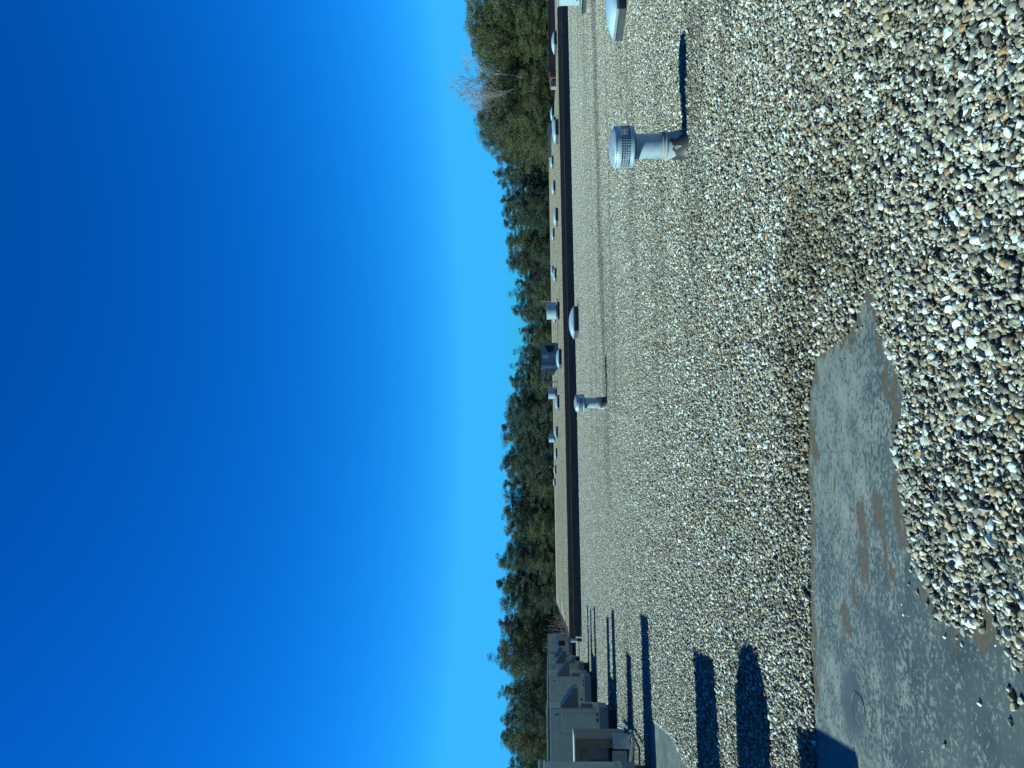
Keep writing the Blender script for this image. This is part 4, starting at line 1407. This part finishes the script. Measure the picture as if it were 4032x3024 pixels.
ANCH = [(2960, 'the nearest rooftop unit'), (2860, 'the large tan rooftop unit'), (2700, 'the second large rooftop unit'), (2545, 'the farthest rooftop unit'), (2372, 'the raised roof corner'),
        (2150, 'the empty raised gravel'), (1900, 'the outermost skylight'), (1786, 'the first lone skylight'), (1720, 'the smallest exhaust fan'), (1548, 'the middle exhaust fan'),
        (1420, 'the hooded air handling unit'), (1220, 'the biggest exhaust fan'), (1083, 'the two overlapping skylights'), (925, 'the small far skylight'), (740, 'the low wall skylight'), (560, 'the grey low wall'),
        (480, 'the three overlapping skylights'), (310, 'the parapet end'), (168, 'the parapet skylight'), (30, 'the white exhaust vent')]
used = set()
def tree_label(base, y, row):
    ay, an = min(ANCH, key=lambda a: abs(a[0] - y))
    d = y - ay
    opts = []
    if abs(d) < 22: opts.append('straight behind ' + an)
    side = 'on the rooftop-unit side' if d > 0 else 'on the exhaust-vent side'
    opts += ['behind %s, %s' % (an, side), 'behind %s, farther %s' % (an, side), 'behind %s, outermost %s' % (an, side)]
    if row == 'back':
        opts = [q_ + ', rear row' for q_ in opts]
    for q_ in opts:
        l = base + ' ' + q_
        if l not in used:
            used.add(l)
            return l
    k = 2
    while True:
        l = '%s %s, number %d outward' % (base, opts[-1], k)
        if l not in used:
            used.add(l)
            return l
        k += 1

G_T = 'trees beyond the roofs'
protos = {}
for k in range(5): protos['pine', k] = make_tree('pine_tree', 'x', 'pine', 100 + k, G_T)
for k in range(3): protos['spire', k] = make_tree('spiky_pine', 'x', 'spire', 200 + k, G_T)
for k in range(4): protos['broad', k] = make_tree('leafy_tree', 'x', 'broad', 300 + k, G_T)
spent = set()
GZ = -5.2
def place_tree(kind, k, y, top, D, wide, label):
    q = atD(top, y, D)
    h = (q.z - GZ) / 10.0
    sc = (h * wide, h * wide, h)
    rz = random.uniform(0, 6.28)
    key = (kind, k)
    src = protos[key]
    if key not in spent:
        spent.add(key)
        src.location = (q.x, q.y, GZ); src.rotation_euler = (0, 0, rz); src.scale = sc
        src['label'] = label
    else:
        copy_tree(src, None, (q.x, q.y, GZ), rz, sc, label)

words = {'pine': ['dark green pine', 'dense dark pine'], 'spire': ['slim spiky pine'], 'broad': ['leafy olive green tree', 'broad mid green tree']}
for i, (y, top) in enumerate(TOP):
    if y < 600:
        kind = 'broad'
        D = 112 + random.uniform(-4, 8)
        wide = random.uniform(0.85, 1.1)
    elif y in (620, 680, 735, 790):
        kind, D, wide = 'spire', 124 + random.uniform(-4, 6), random.uniform(0.9, 1.1)
    elif 2200 < y < 2340:
        kind, D, wide = 'spire' if i % 2 else 'pine', 128 + random.uniform(-4, 8), random.uniform(0.95, 1.2)
    else:
        kind = ('pine', 'spire', 'pine', 'pine', 'spire', 'broad', 'pine')[i % 7]
        D = 128 + random.uniform(-8, 10)
        wide = random.uniform(1.05, 1.4)
    k = random.randrange({'pine': 5, 'spire': 3, 'broad': 4}[kind])
    place_tree(kind, k, y, top + random.uniform(-4, 6), D, wide, tree_label(words[kind][i % len(words[kind])], y, 'front'))
# lower second row that closes the gaps
for i, y in enumerate(range(20, 3060, 50)):
    j = min(range(len(TOP)), key=lambda a: abs(TOP[a][0] - y))
    top = TOP[j][1] + random.uniform(10, 42)
    place_tree('pine' if i % 4 else 'broad', i % 4, y, top + 0, 146 + random.uniform(-4, 8), random.uniform(1.0, 1.35), tree_label('shorter tree' if i % 4 else 'shorter leafy tree', y, 'back'))
# low growth in front
for i, (y, top, kind) in enumerate([(90, 2040, 'broad'), (200, 2060, 'broad'), (330, 2050, 'broad'), (410, 2070, 'broad'), (520, 2060, 'broad'), (590, 2090, 'broad'), (860, 2100, 'pine'), (1000, 2095, 'pine'), (1180, 2105, 'broad'),
                                    (1330, 2110, 'broad'), (1500, 2095, 'broad'), (1600, 2105, 'pine'), (1790, 2090, 'pine'), (1930, 2085, 'broad'), (2080, 2090, 'broad'), (2220, 2085, 'broad'), (2340, 2095, 'pine')]):
    place_tree(kind, i % 4, y, top, 118 if y > 600 else 103, 1.5, tree_label('low bushy tree', y, 'front'))

bt = make_bare('bare_tree', 'tall bare pale branched tree rising above the green trees near the red-brown parapet', 5, 'bare trees among the green trees')
q = atD(1782, 325, 108); h = (q.z - GZ) / 9.9; bt.location = (q.x, q.y, GZ); bt.scale = (h * 1.0, h * 1.0, h)
for (y, top, lb, w_) in [(412, 1850, 'smaller bare tree leaning out between two leafy trees', 0.8), (445, 1872, 'thin bare tree beside the leafy trees near the three overlapping skylights', 0.5),
                         (168, 1852, 'thin bare treetop poking above the green canopy near the red-brown parapet', 0.5),
                         (1372, 2078, 'small pale bare tree in the dip of the treeline behind the hooded air handling unit', 0.9), (1345, 2092, 'smaller bare tree beside the pale one in the treeline dip', 0.7)]:
    q = atD(top, y, 113 if y < 600 else 135)
    h = (q.z - GZ) / 9.6
    c = copy_tree(bt, None, (q.x, q.y, GZ), random.uniform(0, 6), (h * w_, h * w_, h), lb)

# brown leafless thicket beside the end of the raised roof
rg = np.random.default_rng(77)
def make_thicket():
    t = thing('bare_thicket', 'x', 'shrub', (0, 0, 0), 0, 'brown leafless thickets')
    mb = MB()
    for k in range(150):
        a, r = rg.uniform(0, 6.28), 2.3 * math.sqrt(rg.uniform())
        h = rg.uniform(0.55, 1.0) * 7.0 * (1 - 0.12 * r)
        x0, y0 = r * math.cos(a), r * math.sin(a)
        p_ = Vector((x0, y0, 0)); tip = Vector((x0 + rg.normal(0, 0.5), y0 + rg.normal(0, 0.5), h))
        mid = p_.lerp(tip, 0.5) + Vector((rg.normal(0, 0.15), rg.normal(0, 0.15), 0))
        mb.tube([p_, mid, tip], 0.03, 3, 0.008)
        for _ in range(7):
            s = p_.lerp(tip, rg.uniform(0.3, 0.98))
            mb.tube([s, s + Vector((rg.normal(0, 0.35), rg.normal(0, 0.35), rg.uniform(0.2, 0.8)))], 0.014, 3, 0.006)
    mb.build('stems', M['dry'], t)
    return t
th = make_thicket()
spots = [(2475, 2140, 88, 'brown leafless thicket right beside the end of the raised roof and the farthest unit'), (2420, 2155, 94, 'brown leafless thicket along the raised roof edge, toward the far corner'),
         (2520, 2135, 82, 'brown leafless thicket behind the farthest rooftop unit'), (2385, 2170, 102, 'low brown leafless thicket at the far corner of the raised roof')]
for i, (y, top, D, lb) in enumerate(spots):
    q = atD(top, y, D)
    h = (q.z - GZ) / 6.6
    if i == 0:
        th.location = (q.x, q.y, GZ); th.scale = (h, h, h); th['label'] = lb
    else:
        copy_tree(th, None, (q.x, q.y, GZ), i * 1.3, h, lb)

# prototypes that found no place are not part of the scene
for key, src in protos.items():
    if key not in spent:
        for ch in list(src.children):
            bpy.data.objects.remove(ch)
        bpy.data.objects.remove(src)
